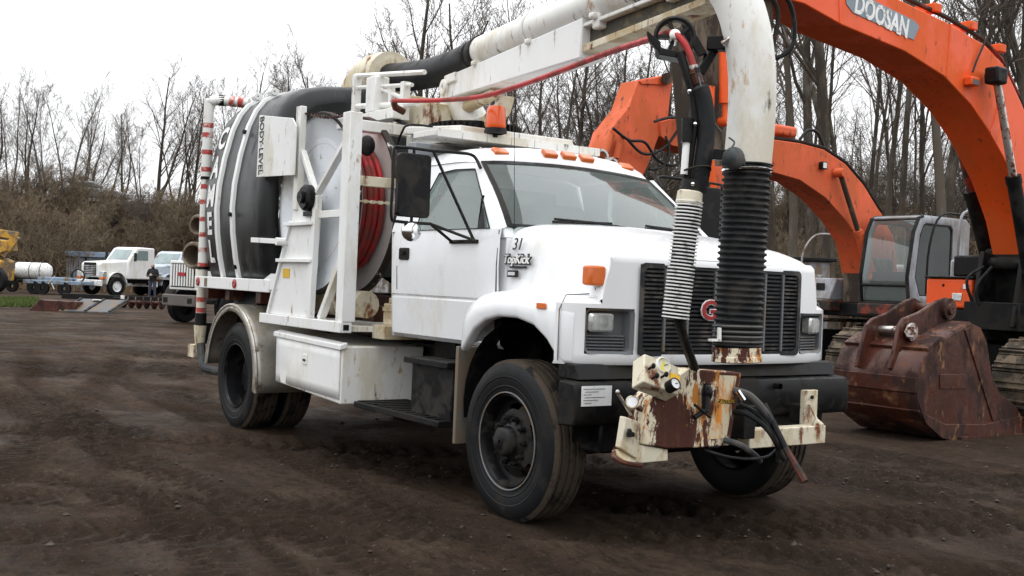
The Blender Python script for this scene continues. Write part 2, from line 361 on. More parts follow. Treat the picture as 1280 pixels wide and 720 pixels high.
ground = bpy.data.objects.new('ground', ground_me); COL.objects.link(ground); ground['kind'] = 'structure'
def ground_z(p):
    i = int(np.argmin((gu - (V(p) - V((CC.x, CC.y, 0))).dot(RH)) ** 2)); j = int(np.argmin((gw - (V(p) - V((CC.x, CC.y, 0))).dot(FH)) ** 2)); return float(h[i, j])
# loose clods and pebbles
def scatter_stones():
    b = MB(); r2 = random.Random(5)
    base = [(1, 0, 0), (0, 1, 0), (-1, 0, 0), (0, -1, 0), (0, 0, 1), (0, 0, -1)]; fs = [(0, 1, 4), (1, 2, 4), (2, 3, 4), (3, 0, 4), (1, 0, 5), (2, 1, 5), (3, 2, 5), (0, 3, 5)]
    n = 0
    while n < 6000:
        d = 3 + 22 * r2.random() ** 1.6; s = (r2.random() * 1.1 - .55) * d
        p = yard(s, d); i = np.searchsorted(gu, s); j = np.searchsorted(gw, d)
        if i >= nu or j >= nw: continue
        if r2.random() > .12 + rough_area[i, j]: continue
        z = h[i, j]; q = .003 + .018 * r2.random() ** 6; a = r2.random() * 6
        ca, sa = math.cos(a), math.sin(a)
        b.add([(p.x + q * (v[0] * ca - v[1] * sa) * r2.uniform(.7, 1.5), p.y + q * (v[0] * sa + v[1] * ca) * r2.uniform(.7, 1.5), z + q * (.3 + v[2] * r2.uniform(.5, .9))) for v in base], fs); n += 1
    o = b.build('loose_clods', M('clods', (.045, .033, .025), .95, var=.5, vs=1.5), kind='stuff', ang=80)
    tag(o, 'loose dark clods and small stones scattered over the muddy yard', 'clods')
scatter_stones()
# ------------------------------------------------------------------ embankment behind the yard
def toe(s): return float(np.interp(s, [-80, -30, -10, 5, 25, 60], [66, 66, 66, 60, 46, 42]))
def bank_z(s, d):
    t = d - toe(s) + 1.6 * math.sin(s * .31) + .8 * math.sin(s * .83 + 1)
    top = float(np.interp(s, [-80, -25, -12, 0, 30], [5.0, 5.0, 4.6, 4.2, 3.6]))
    return top * (lambda k: k * k * (3 - 2 * k))(min(max(t / 11, 0), 1)) + .35 * math.sin(s * .7) * math.sin(d * .5) * min(max(t / 6, 0), 1) - (.05 if t < .3 else 0) + min(max((t - 25) * .02, 0), 2)
rows = [[yard(s, toe(s) + t, bank_z(s, toe(s) + t)) for s in np.arange(-75, 75, 1.5)] for t in (-1.5, 0, 1, 2.2, 3.5, 5, 6.5, 8, 9.5, 11, 12.5, 14, 17, 22, 30, 45, 70, 120)]
bank = MB().grid(rows).build('embankment', M('bank_soil', (.06, .043, .03), .95, var=.4, vs=.5, dirt=[((.14, .10, .06), .5, 1.2, None), ((.05, .04, .03), .4, 2, None)], bump=.4, bs=6), kind='structure')
# ------------------------------------------------------------------ vacuum truck
T = thing('vacuum_truck', 'white vacuum sewer cleaning truck with black tank, hose reel and overhead suction boom', 'truck')
WBX = -4.49
# --- chassis
b = MB()
for s in (-1, 1): b.box(-5.7, .55, s * .43 - .04, s * .43 + .04, .74, .98)
for x in (-5.6, -4.9, -4.0, -3.0, -2.0, -.9, .3): b.box(x - .05, x + .05, -.39, .39, .78, .94)
ch = b.build('chassis_frame', black, T, .006)
MB().cyl((WBX, -1.0, .51), (WBX, 1.0, .51), .075).blob((WBX, 0, .51), .2, .24, .2).build('rear_axle', blackd, T)
MB().bar((0, -.85, .46), (0, .85, .46), .12, .12).build('front_axle', blackd, T, .01)
b = MB().box(-.42, .58, -.5, .5, .66, 1.62); b.build('engine_block', black, T, .03)
MB().box(-.66, -.5, -.9, .9, .85, 1.5).build('firewall', black, T)
for s in (-1, 1): MB().box(-.46, -.37, s * .90 - .035, s * .90 + .035, 1.46, 1.80).prism([(-.46, s * .865, 1.80), (-.37, s * .865, 1.80), (-.40, s * .865, 1.87), (-.46, s * .865, 1.88)], (0, s * .09, 0)).build('cowl_side', white, T, .008)
# --- wheels
def wheel(y, x, sgn, rear):
    """sgn = side of the truck the wheel looks out to"""
    o = V((x, y, .51)); d = (0, sgn, 0); N = 48
    if rear: prof = [(.03, .285), (-.13, .27), (-.15, .235), (-.17, .215), (-.165, .14), (-.13, .125), (-.12, .09), (-.05, .085), (-.04, .01)]
    else: prof = [(.115, .30), (.125, .285), (.10, .272), (.05, .265), (.045, .235), (.075, .20), (.085, .17), (.08, .13), (.10, .12), (.115, .095), (.17, .088), (.185, .07), (.187, .01)]
    hole = (lambda i, k: i in (4,) and (k % 10) < 4) if not rear else (lambda i, k: i in (3,) and k % 9 < 3)
    rim = MB().lathe(prof, o, d, 50 if not rear else 45, hole).lathe([(.11, .29), (.135, .302), (.13, .31), (.09, .30), (-.14, .29)], o, d, N).build('wheel', black, T, ang=50)
    pr = [(.112, .292), (.128, .31), (.137, .36), (.142, .41), (.136, .455), (.122, .488), (.106, .503), (.10, .510),
          (.088, .512), (.083, .499), (.072, .499), (.067, .513), (.034, .514), (.029, .501), (.018, .501), (.013, .514),
          (-.013, .514), (-.018, .501), (-.029, .501), (-.034, .514), (-.067, .513), (-.072, .499), (-.083, .499), (-.088, .512),
          (-.10, .510), (-.106, .503), (-.122, .488), (-.136, .455), (-.142, .41), (-.137, .36), (-.128, .31), (-.112, .292)]
    ty = MB().lathe(pr, o, d, 72, close=True).build('tyre', tyrem, rim, ang=28)
    ty.data.materials.append(tread)
    idx = [1 if 5 <= (p.index // 72) <= 25 else 0 for p in ty.data.polygons]
    ty.data.polygons.foreach_set('material_index', idx)
    MB().lathe([(.139, .395), (.1425, .40), (.1435, .405), (.1405, .41)], o, d, 72).lathe([(.131, .335), (.136, .34), (.1375, .345), (.135, .35)], o, d, 72).build('sidewall_rib', tyrem, rim)
    if not rear:
        lp = MB().lathe([(.134, .299), (.139, .303), (.138, .308), (.133, .310)], o, d, 60).build('rim_edge', greypl, rim)
    _, u, w = frame(V(d)); rr = .145; base = .082 if not rear else -.168
    for k in range(10):
        a = 2 * math.pi * k / 10; c = o + (u * math.cos(a) + w * math.sin(a)) * rr; D = V(d)
        MB().cyl(c + D * base, c + D * (base + .035), .017, 6).cyl(c + D * (base + .03), c + D * (base + .055), .010, 8).build('wheel_nut', blackd, rim, ang=30)
    b = MB().lathe([(-.3, .17), (.0, .17), (.0, .01)], o, d, 24).build('brake_drum', black, rim)
    return rim
wheel(-1.0, 0, -1, False); wheel(1.0, 0, 1, False)
for s in (-1, 1): wheel(s * 1.06, WBX, s, True); wheel(s * .73, WBX, s, True)
# --- cab shell
def ysd(z): return .985 - max(z - 1.86, 0) / .48 * .155
def cab_sides():
    for s in (-1, 1):
        zs = [(1.06, .93), (1.09, .965), (1.36, .985), (1.375, .975), (1.39, .990), (1.6, 1.0), (1.80, .995), (1.86, .985)]
        b = MB(); xs = [-1.87, -1.82, -1.2, -.36]
        b.grid([[(x, s * (y - (.03 if x == -1.87 else 0)), z) for x in xs] for z, y in zs])
        outer = [(-1.87, 1.86), (-1.87, 2.1), (-1.84, 2.36), (-1.4, 2.37), (-.905, 2.36), (-.63, 2.11), (-.36, 1.86), (-.9, 1.86)]
        inner = [(-1.50, 1.862), (-1.50, 2.1), (-1.42, 2.30), (-1.2, 2.315), (-.935, 2.305), (-.73, 2.10), (-.50, 1.862), (-.9, 1.862)]
        P = lambda q, e=0: [(x, s * (ysd(z) - e), z) for x, z in q]
        b.ring(P(outer), P(inner)); b.ring(P(inner), P(inner, .05))
        door = b.build('door', white, T, ang=22)
        fixn(door)
        # seams, handle, window with gasket
        MB().bar((-.385, s * .992, 1.10), (-.385, s * 1.001, 1.62), .008, .004, Y).bar((-.385, s * 1.001, 1.62), (-.385, s * .988, 1.85), .008, .004, Y).bar((-1.74, s * .993, 1.42), (-1.74, s * 1.0, 1.60), .006, .004, Y).build('door_seam', blackletter, door)
        MB().rbox(-1.70, -1.56, 1.645, 1.735, s * .99, s * 1.012, .015).build('door_handle', black, door, .004)
        MB().bar((-1.675, s * 1.012, 1.70), (-1.585, s * 1.03, 1.70), .02, .03).build('door_handle', blackd, door, .004)
        MB().ring(P([(a + (.02 if a < -1.2 else -.02) * 0, c) for a, c in inner], -.004), P([(a * .985 - .0165, c * .985 + .0315) for a, c in inner], -.004)).build('window_gasket', black, door, solid=.008)
        MB().add(P([(-.57, 1.865), (-.66, 1.865), (-.70, 2.10), (-.735, 2.10)], -.002), [(0, 1, 2, 3)]).build('quarter_panel', black, door)
        MB().add(P(inner, .012), [tuple(range(8))]).build('side_window', sideglass, door, smooth=False)
cab_sides()
# roof
ys = [-.83, -.81, -.77, -.70, -.55, -.3, 0, .3, .55, .70, .77, .81, .83]
zd = {.83: .165, .81: .13, .77: .085, .70: .055, .55: .03, .3: .008, 0: 0}
def xfr(y): return -.915 - .03 * (y / .8) ** 2
xt = [(0, -.135), (.012, -.10), (.05, -.055), (.14, -.015), (.35, 0), (.7, -.005), (.93, -.03), (.985, -.07), (1, -.12)]
rows = [[(xfr(y) + t * (-1.86 - xfr(y)), y, max(2.535 + dz - zd[abs(y)] * (1 - .55 * (-dz / .135)), 2.355)) for y in ys] for t, dz in xt]
roof = MB().grid(rows).build('roof', white, T, ang=50)
for y in (-.60, -.175, 0, .175, .60):
    c = V((-.955 - .035 * (y / .6) ** 2, y, 2.478 - .030 * (y / .6) ** 2))
    MB().obox(c, X * .03 - Z * .022, Y * .062, Z * .018 + X * .012).build('clearance_lamp', amber, roof, .012, seg=3)
# back wall with window
ob = [(-.95, 1.06), (.95, 1.06), (.985, 1.86), (.83, 2.38), (.0, 2.42), (-.83, 2.38), (-.985, 1.86), (-.97, 1.4)]
ib = [(-.6, 1.92), (.6, 1.92), (.62, 2.0), (.58, 2.27), (.0, 2.28), (-.58, 2.27), (-.62, 2.0), (-.61, 1.95)]
MB().ring([(-1.865, y, z) for y, z in ob], [(-1.865, y, z) for y, z in ib]).build('back_wall', white, T)
MB().add([(-1.86, y, z) for y, z in ib], [tuple(range(8))]).build('rear_window', sideglass, T, smooth=False)
# windscreen
def ws(u, v, e=0):                               # u -1..1 across, v 0..1 up
    bs = V((-.26 - .13 * u * u, .925 * u, 1.875)); tp = V((xfr(.8 * u) + .006, .80 * u, 2.395 - .035 * u * u))
    return bs.lerp(tp, v) + V((.035 * math.sin(math.pi * v) * (1 - .3 * u * u) + e * .6, 0, e * .8))
us = np.linspace(-1, 1, 13)
scr = MB().grid([[ws(u, v) for u in us] for v in np.linspace(.0, 1.0, 7)]).build('windscreen', wsglass, T, ang=60)
g = MB()
bord = [(u, 0) for u in us] + [(1, v) for v in (.2, .4, .6, .8)] + [(u, 1) for u in us[::-1]] + [(-1, v) for v in (.8, .6, .4, .2)]
g.ring([ws(u, v, .006) for u, v in bord], [ws(u * .955, .5 + (v - .5) * .92, .006) for u, v in bord]).build('gasket', black, scr)
for s in (-1, 1):
    MB().grid([[(-.36 + (-.905 + .36) * t, s * ysd(1.86 + .5 * t), 1.86 + .5 * t) for t in np.linspace(0, 1, 6)], [ws(s, t) for t in np.linspace(0, 1, 6)]]).build('pillar', white, T)
# wipers
for u0, u1 in ((-.62, .12), (.25, .88)):
    p = ws(u1, .03, .03); q = ws(u0, .10, .03)
    MB().tube([p, p.lerp(q, .5) + Z * .01, q], .009, 6).build('wiper', black, scr)
    MB().bar(ws(u0 - .02, .07, .022), ws(u0 + .52, .10, .022), .012, .02).build('wiper', black, scr)
MB().grid([[(x + .12 * (1 - (y / .95) ** 2), y, z - .05 * (y / .8) ** 2) for y in np.linspace(-.80, .80, 13)] for x, z in ((-.50, 1.80), (-.46, 1.86), (-.38, 1.87), (-.36, 1.80))]).build('cowl', black, T)
# interior
b = MB().box(-.80, -.42, -.9, .9, 1.35, 1.80); b.prism([(-.8, -.9, 1.70), (-.8, -.9, 1.83), (-.5, -.9, 1.82), (-.45, -.9, 1.74)], (0, 1.8, 0)); b.build('dashboard', seatm, T, .03)
MB().box(-1.83, -.42, -.93, .93, 1.08, 1.14).build('cab_floor', black, T)
for y in (-.45, .45):
    st = MB().obox((-1.62, y, 1.78), X * .07 + Z * -.01, Y * .27, Z * .38 + X * -.06).obox((-1.35, y, 1.42), X * .3, Y * .27, Z * .08).build('seat', seatm, T, .05, seg=3)
MB().lathe([(.014 * math.cos(a), .21 + .014 * math.sin(a)) for a in np.linspace(0, 2 * math.pi, 8, endpoint=False)], (-.92, .42, 1.88), (.55, 0, .8), 28, close=True).cyl((-.92, .42, 1.88), (-.70, .42, 1.70), .03, 8).bar((-.92, .22, 1.88), (-.92, .62, 1.88), .03, .015).build('steering_wheel', black, T)
# --- hood
def xfront(y):
    return float(np.interp(abs(y), [0, .4, .7, .85, .95, 1.04, 1.10, 1.14, 1.165], [.748, .74, .715, .69, .665, .635, .60, .56, .50]))
st = [(-.44, 1.935, 0), (-.2, 1.925, 0), (0, 1.905, 0), (.2, 1.875, 0), (.38, 1.845, .1), (.50, 1.82, .3), (.58, 1.797, .55), (.64, 1.768, .8), (.675, 1.735, .95), (.695, 1.69, 1)]
rows = []
for x, zt, k in st:
    row = []
    for y, dz in ((0, 0), (.3, -.006), (.55, -.018), (.72, -.036), (.80, -.054), (.85, -.080), (.885, -.125), (.91, -.20), (.925, -.32), (.945, -.50)):
        xx = x + k * (xfront(y) - .70)
        z = zt + dz * (1 if x < .6 else max(1 - (x - .6) * 5, .45))
        row.append((xx, y, max(z, 1.40)))
    rows.append([(p[0], -p[1], p[2]) for p in row[:0:-1]] + row)
hood = MB().grid(rows).build('hood', white, T, ang=45)
for s in (-1, 1):   # seam between hood top and side panel
    MB().tube([(-.42, s * .80, 1.862), (0, s * .805, 1.828), (.38, s * .81, 1.764), (.52, s * .815, 1.73), (.56, s * .873, 1.62), (.565, s * .925, 1.48)], .004, 5).build('panel_seam', greypl, hood)
# front panel with openings
ycol = [-1.165, -1.14, -1.10, -1.045, -.95, -.85, -.735, -.705, -.5, -.25, 0, .25, .5, .705, .735, .85, .95, 1.045, 1.10, 1.14, 1.165]
zrow = [1.04, 1.06, 1.105, 1.25, 1.375, 1.40, 1.455, 1.55, 1.645, 1.675, 1.70]
def fz(y, z):
    y = math.copysign(min(abs(y), float(np.interp(z, [1.40, 1.401, 1.5, 1.6, 1.68, 1.70], [1.2, .955, .938, .915, .89, .872]))), y)
    return V((xfront(y) - (.02 if z > 1.69 else 0) - (.015 if z < 1.05 else 0), y, z))
def fskip(i, k):
    ya = (ycol[k] + ycol[k + 1]) / 2; za = (zrow[i] + zrow[i + 1]) / 2
    if abs(ya) < .705 and 1.105 < za < 1.645: return True
    if .735 < abs(ya) < 1.045 and 1.105 < za < 1.375: return True
    if za > 1.40 and abs(ya) > .94: return True
    return False
fas = MB().grid([[fz(y, z) for y in ycol] for z in zrow], fskip).build('front_panel', white, T, ang=50)
MB().tube([(xfront(.9) - .01, -.905, 1.45), (xfront(.9) - .02, -.90, 1.57), (xfront(.88) - .03, -.885, 1.68)], .01, 6).build('panel_seam', white, fas)
# grille
gr = MB().ring([fz(y, z) + X * .012 for y, z in rrect(-.715, .715, 1.095, 1.655, .04)], [fz(y, z) + X * .012 for y, z in rrect(-.68, .68, 1.125, 1.625, .03)])
gr.ring([fz(y, z) + X * .012 for y, z in rrect(-.68, .68, 1.125, 1.625, .03)], [fz(y, z) - X * .06 for y, z in rrect(-.68, .68, 1.125, 1.625, .03)])
gr.grid([[fz(y, z) - X * .05 for y in np.linspace(-.69, .69, 9)] for z in (1.11, 1.64)])
gr = gr.build('grille', grillem, T, ang=40)
for i in range(19):
    z = 1.142 + i * .0258
    b = MB()
    P = [fz(y, z) for y in np.linspace(-.68, .68, 11)]
    b.grid([[p + X * -.035 + Z * -.004 for p in P], [p + X * .004 + Z * -.007 for p in P], [p + X * .004 + Z * .005 for p in P], [p + X * -.035 + Z * .009 for p in P]])
    b.build('slat', grillem, gr)
for y in (-.34, -.115, .115, .34, .52, -.52):
    MB().bar(fz(y, 1.125) + X * .006, fz(y, 1.625) + X * .006, .016, .014, Y).build('grille_upright', greypl, gr)
for ch_, y in (('G', -.17), ('M', 0.0), ('C', .17)):
    text(ch_, 'letter_outline', .165, whiteletter, gr, fz(y, 1.375) + X * .016, Y, Z, .004, bold=.009, wid=1.15)
    text(ch_, 'letter', .165, redletter, gr, fz(y, 1.375) + X * .021, Y, Z, .004, bold=.004, wid=1.15)
# headlights
for s in (-1, 1):
    def hp(y, z, e=0): return fz(s * y, z) + X * e
    bz = MB()
    o4 = [hp(*q, .005) for q in rrect(.735, 1.045, 1.105, 1.375, .03)]; i4 = [hp(*q, -.01) for q in rrect(.755, 1.03, 1.12, 1.36, .025)]; k4 = [hp(*q, -.075) for q in rrect(.76, 1.025, 1.125, 1.355, .025)]
    bz.ring(o4, i4); bz.ring(i4, k4); bz.add(k4, [tuple(range(len(k4)))])
    hb = bz.build('headlight', greypl, T, ang=30)
    q = rrect(.865, 1.02, 1.235, 1.345, .02); dome = [hp(a, c, -.012) for a, c in q]; dome2 = [hp(.9425 + (a - .9425) * .8, 1.29 + (c - 1.29) * .8, .002) for a, c in q]
    bb = MB().ring([hp(a, c, -.07) for a, c in q], dome); bb.ring(dome, dome2); bb.add(dome2, [tuple(range(len(q)))]); bb.build('lens', lampglass, hb, ang=60)
    bb = MB()
    for i in range(5): z = 1.135 + i * .019; bb.bar(hp(.77, z, -.05), hp(1.015, z, -.05), .03, .008)
    bb.build('bezel_rib', greypl, hb)
    lo = V((.60, s * .968, 1.565))
    m2 = MB().obox(lo, X * .030 - Y * s * .010, Y * .044 + X * -.022 * s * 1, Z * .060).build('marker_lamp', amber, T, .014, seg=3)
    MB().obox(lo + V((-.03, -s * .03, 0)), X * .03, Y * .05, Z * .060).build('lamp_base', black, m2, .008)
# --- front fenders
fs_ = [(-.555, 1.10, 1.03, 1.12), (-.545, 1.22, 1.035, 1.15), (-.525, 1.31, 1.04, 1.16), (-.47, 1.385, 1.10, 1.165), (-.38, 1.428, 1.19, 1.168), (-.25, 1.452, 1.255, 1.17), (-.1, 1.463, 1.285, 1.17), (.1, 1.465, 1.285, 1.17), (.28, 1.462, 1.25, 1.17), (.42, 1.458, 1.17, 1.168), (.52, 1.45, 1.07, 1.16), (.56, 1.445, 1.045, 1.145), (.60, 1.435, 1.042, 1.105)]
for s in (-1, 1):
    rows = []
    for x, zt, zl, yo in fs_:
        d = max(zt - zl, .05)
        rows.append([(x, s * y, z) for y, z in ((.90, zt + .004), (1.0, zt), (yo - .075, zt - .012), (yo - .035, zt - .035), (yo - .01, zt - min(.07, d * .4)), (yo, zt - min(.12, d * .6)), (yo, zl + .025), (yo - .006, zl + .008), (yo - .02, zl), (yo - .07, zl + .002))])
    fd = MB().grid(rows).build('fender', white, T, ang=60)
    MB().rbox(.32, .41, 1.355, 1.39, s * 1.165, s * 1.178, .006).build('side_marker', amber, fd, .003)
    MB().tube([(.535, s * 1.163, 1.06), (.535, s * 1.165, 1.36), (.535, s * 1.12, 1.445), (.54, s * .95, 1.456)], .004, 5).build('panel_seam', greypl, fd)
    MB().grid([[(.598, s * y, z) for y, z in ((.93, 1.437), (1.0, 1.434), (1.05, 1.42), (1.085, 1.405))], [fz(s * y, 1.399) for y in (.95, 1.0, 1.045, 1.09)]]).build('fender_cap', white, fd, ang=60)
    # wheel well
    MB().grid([[(.03 + .60 * math.cos(a), y, .70 + .56 * math.sin(a)) for a in np.linspace(-.2, math.pi + .2, 17)] for y in (s * .55, s * 1.1)]).build('wheel_well', blackd, T)
    MB().box(-.66, -.625, min(s * .72, s * 1.12), max(s * .72, s * 1.12), .40, 1.06).build('mud_flap', M('flap_grey_%d' % s, (.14, .13, .11), .8, dirt=[(DIRT, .5, 4, None)]), T, .006)
    MB().box(-.62, -.40, s * .62 - .03, s * .62 + .03, .8, 1.3).bar((-.5, s * .62, 1.2), (-.3, s * 1.02, 1.25), .05, .12).build('fender_bracket', blackd, T)
# lettering on the hood side
pl = lambda x, z, e=.006: V((x, -(np.interp(z, [1.44, 1.575, 1.66], [.945, .925, .90]) + e), z))
text('31', 'number', .115, blackletter, hood, V((-.26, -.925, 1.755)), X, Z + Y * .1, .002, shear=.2)
o1 = text('TopKick', 'nameplate', .085, blackletter, hood, V((-.23, -.945, 1.655)), X, Z + Y * .12, .003, bold=.0075, shear=.12)
text('TopKick', 'nameplate', .085, whiteletter, hood, V((-.232, -.952, 1.656)), X, Z + Y * .12, .004, bold=0, shear=.12)
MB().rbox(-.30, -.13, 1.600, 1.613, -.953, -.935, .003).build('nameplate', blackletter, hood)
eb = MB().rbox(-.30, -.19, 1.54, 1.585, -.972, -.955, .006).build('emblem', black, hood, .003)
MB().rbox(-.285, -.205, 1.552, 1.574, -.976, -.971, .004).build('emblem_inlay', chrome, eb)
# --- bumper
b = MB(); prof = [(.745, .70), (.765, .735), (.765, .90), (.745, .945), (.60, .955), (.60, .69)]
b.prism([(x, -1.2, z) for x, z in prof], (0, 2.4, 0)); bump_ = b.build('bumper', blackd, T, .012)
MB().prism([(x, -1.13, z) for x, z in ((.70, .957), (.66, 1.045), (.5, 1.05), (.5, .957))], (0, 2.26, 0)).build('valance', black, T, .006)
MB().box(.766, .772, -1.16, -.94, .815, .93).build('notice', paper, bump_)
b = MB()
for i in range(6): b.box(.7735, .7745, -1.15 + (i % 2) * .01, -1.15 + .16 - .05 * (i % 3), .912 - .016 * i, .915 - .016 * i)
b.build('notice_print', greypl, bump_)
for y in (-.3, .45): MB().lathe([(0, .02), (.05, .02)], (.765, y, .9), X, 10).build('bolt', blackd, bump_)
# --- steps and tanks under the cab
b = MB().box(-1.28, -.72, -1.10, -.62, .52, .93); b.build('battery_box', black, T, .012)
b = MB().box(-1.98, -.72, -1.20, -.72, .50, .545); stp = b.build('step', blackd, T, .006)
for i in range(12): MB().box(-1.95 + i * .1, -1.90 + i * .1, -1.18, -.75, .545, .552).build('tread_bar', blackd, stp)
MB().box(-1.30, -.70, -1.16, -.95, .90, .945).build('step', blackd, T, .006)
MB().cyl((-1.3, .86, .68), (-.5, .86, .68), .28, 24).build('fuel_tank', galv, T)
MB().box(-1.80, -1.5, -.60, .60, .9, 1.12).build('cab_mount', black, T)
# --- belly fillers added to block light beneath the truck: gearbox, sump, shafts, left-hand lockers
MB().box(-1.5, .35, -.40, .40, .42, .74).build('gearbox_light_block', black, T, .05)
MB().cyl((-4.3, 0, .55), (-1.5, 0, .62), .06, 12).build('shaft_light_block', black, T)
MB().box(-3.45, -2.1, .55, 1.22, .48, .98).build('tool_box', cream, T, .012)  # unseen far-side box, added to keep light from under the truck
MB().box(-2.0, -.72, .66, 1.15, .42, .95).build('side_light_block', black, T, .03)  # likewise added on the far side as a light block
MB().box(-3.4, -1.4, -.40, .40, .62, .78).build('pump_light_block', black, T, .03)
MB().box(.35, .70, -.95, .95, .52, .72).build('front_light_block', black, T, .02)
for s in (-1, 1): MB().box(-.75, .6, s * .47 - .05, s * .47 + .05, .56, .66).cyl((-.1, s * .5, .62), (-.1, s * .5, 1.1), .05, 8).build('leaf_spring', black, T)
# --- mirrors
for s in (-1, 1):
    c = at(516, 232, d=7.5); c = V((c.x, s * abs(c.y), c.z)); w, hh = .125, .215
    m_ = MB().rbox(-w, w, -hh, hh, -.02, .03, .03); m_.v = [(c.x + p[1], c.y + p[0] * (1), c.z + p[2]) for p in m_.v]
    mo = m_.build('mirror', black, T, .008); fixn(mo)
    g_ = MB().rbox(-w + .015, w - .015, -hh + .015, hh - .015, 0, .004, .02); g_.v = [(c.x - .024 + p[1], c.y + p[0], c.z + p[2]) for p in g_.v]; fixn(g_.build('mirror_glass', mirrorm, mo))
    yo = c.y + s * .155; yi = c.y - s * .15
    MB().tube(smooth_path([(c.x, yi, c.z + .25), (c.x, c.y + s * .1, c.z + .25), (c.x, yo, c.z + .22), (c.x, yo, c.z), (c.x, yo, c.z - .22), (c.x, c.y + s * .1, c.z - .25), (c.x, yi, c.z - .25)], 5), .011, 7).build('mirror_frame', black, mo)
    top = V((-.86, s * .85, 2.36)); low = V((-.68, s * 1.005, 1.775)); k = V((c.x, yi, c.z + .25)); k2 = V((c.x, yi, c.z - .25))
    MB().tube(smooth_path([k, k.lerp(top, .5) + Z * .02, top + V((-.05, s * .03, .03)), top + V((.02, s * .01, -.06))], 5), .012, 7).tube([k, low + X * .02], .011, 7).build('mirror_arm', black, mo)
    MB().tube([k2, (-.94, s * 1.012, 1.775), low + X * .05, k2], .011, 7).bar((-.98, s * 1.0, 1.775), (-.62, s * 1.0, 1.775), .02, .025).build('mirror_arm', black, mo)
    MB().blob((c.x + .005, c.y + s * .0, c.z - .31), .045, .075, .07, 14, 8).build('convex_mirror', chrome, mo)
    MB().cyl((c.x, c.y + s * .0, c.z + .205), (c.x, c.y, c.z + .255), .012, 6).cyl((c.x, c.y, c.z - .205), (c.x, c.y, c.z - .26), .012, 6).build('mirror_mount', black, mo)
MB().cyl(at(643, 283, x=-.38), at(643, 140, x=-.38), .0022, 5).build('aerial', black, T)
# --- rear body: tank
TPROF = [(0, 3.33), (.35, 3.32), (.65, 3.29), (.86, 3.235), (.97, 3.165), (1.05, 3.06), (1.12, 2.90), (1.19, 2.62), (1.235, 2.35), (1.25, 2.12), (1.235, 1.88), (1.20, 1.64), (1.16, 1.46), (1.13, 1.38)]
def tank_y(z): return float(np.interp(z, [p[1] for p in TPROF[::-1]], [p[0] for p in TPROF[::-1]]))
full = [(-y, z) for y, z in TPROF[:0:-1]] + TPROF
def tsec(x, k): return [(x, y * k, 2.25 + (z - 2.25) * k) for y, z in full]
secs = [(-5.64, .80), (-5.63, .88), (-5.58, .93), (-5.48, .965), (-5.34, .983), (-5.15, .994), (-4.95, .998), (-4.6, 1.0), (-4.2, 1.0), (-3.97, 1.0), (-3.90, .985), (-3.86, .95), (-3.85, .85)]
b = MB().grid([tsec(*q) for q in secs]); n = len(full)
b.add(tsec(-5.64, .80), [tuple(range(n))]); b.add(tsec(-3.845, .85), [tuple(range(n))])
tank = fixn(b.build('tank', tankm, T, ang=45))
for x in (-4.97, -4.55):
    P = [(y, z) for y, z in full]; b = MB(); r1, r2 = [], []
    for (y, z) in P:
        nn = V((0, y, (z - 2.25) * 1.0)).normalized(); a = V((x, y, z))
        r1.append(a - nn * .01); r2.append(a + nn * .028)
    w = X * .04
    b.grid([[p - w for p in r1], [p - w * .8 for p in r2], [p + w * .8 for p in r2], [p + w for p in r1]])
    bd = b.build('tank_band', white2, tank, ang=40)
    MB().lathe([(-.05, .035), (.05, .035), (.05, .01), (-.05, .01)], (x, -.90, 3.27), X, 12, close=True).bar((x, -.90, 3.23), (x, -.86, 3.30), .06, .05).build('band_lug', white2, bd)
    if x > -4.8:
        for z in (2.85, 2.05, 1.55):
            MB().lathe([(0, .022), (.05, .022), (.05, .005)], (x + .01, -tank_y(z) - .005, z), -Y, 10).build('bolt', black, bd)
# stacked lettering running down the tank side
for ch_, z in zip('CAMEL', (2.84, 2.54, 2.25, 1.97, 1.69)):
    y = lambda p: V((p.x, -(np.interp(p.x, [-5.58, -5.48, -5.34, -5.15, -4.95], [.93, .965, .983, .994, .998]) * tank_y(p.z) + .006 + .0), p.z))
    text(ch_, 'tank_letter', .30, whiteletter, tank, (-5.25, -1.25, z), X, Z, 0, bold=.012, wid=1.15, bend=y)
# white side rail with red lamps
ra = MB().box(-5.58, -3.62, -1.25, -1.19, 1.33, 1.445).build('side_rail', white2, T, .006)
MB().prism([(-3.95, -1.24, 1.36), (-3.45, -1.24, 1.36), (-3.45, -1.24, 1.50), (-3.60, -1.24, 1.50), (-3.90, -1.24, 1.40)], (0, .05, 0)).build('rail_gusset', white2, T)
MB().box(-5.58, -3.62, 1.19, 1.25, 1.33, 1.445).build('side_rail', white2, T, .006)
for x in (-5.46, -4.44): MB().lathe([(0, .045), (.012, .043), (.016, .028), (.012, .012), (.012, .002)], (x, -1.25, 1.39), -Y, 16).build('marker_lamp', redlens, ra)
MB().box(-5.28, -5.20, -1.2535, -1.25, 1.345, 1.43).build('sticker', ltgrey, ra)
b = MB()
for i, x in enumerate((-5.5, -4.9, -4.1, -3.7)): b.box(x - .06, x + .06, -1.15, 1.15, 1.22, 1.33)
for y in (-.45, .45): b.box(-5.6, -3.0, y - .06, y + .06, .98, 1.25)
b.build('tank_cradle', rustmetal, T, .006)
MB().lathe([(-.3, .30), (.3, .30)], (-4.7, -.75, 1.12), X, 24).lathe([(.3, .30), (.31, .01)], (-4.7, -.75, 1.12), X, 24).build('spare_roll', rubber, T)
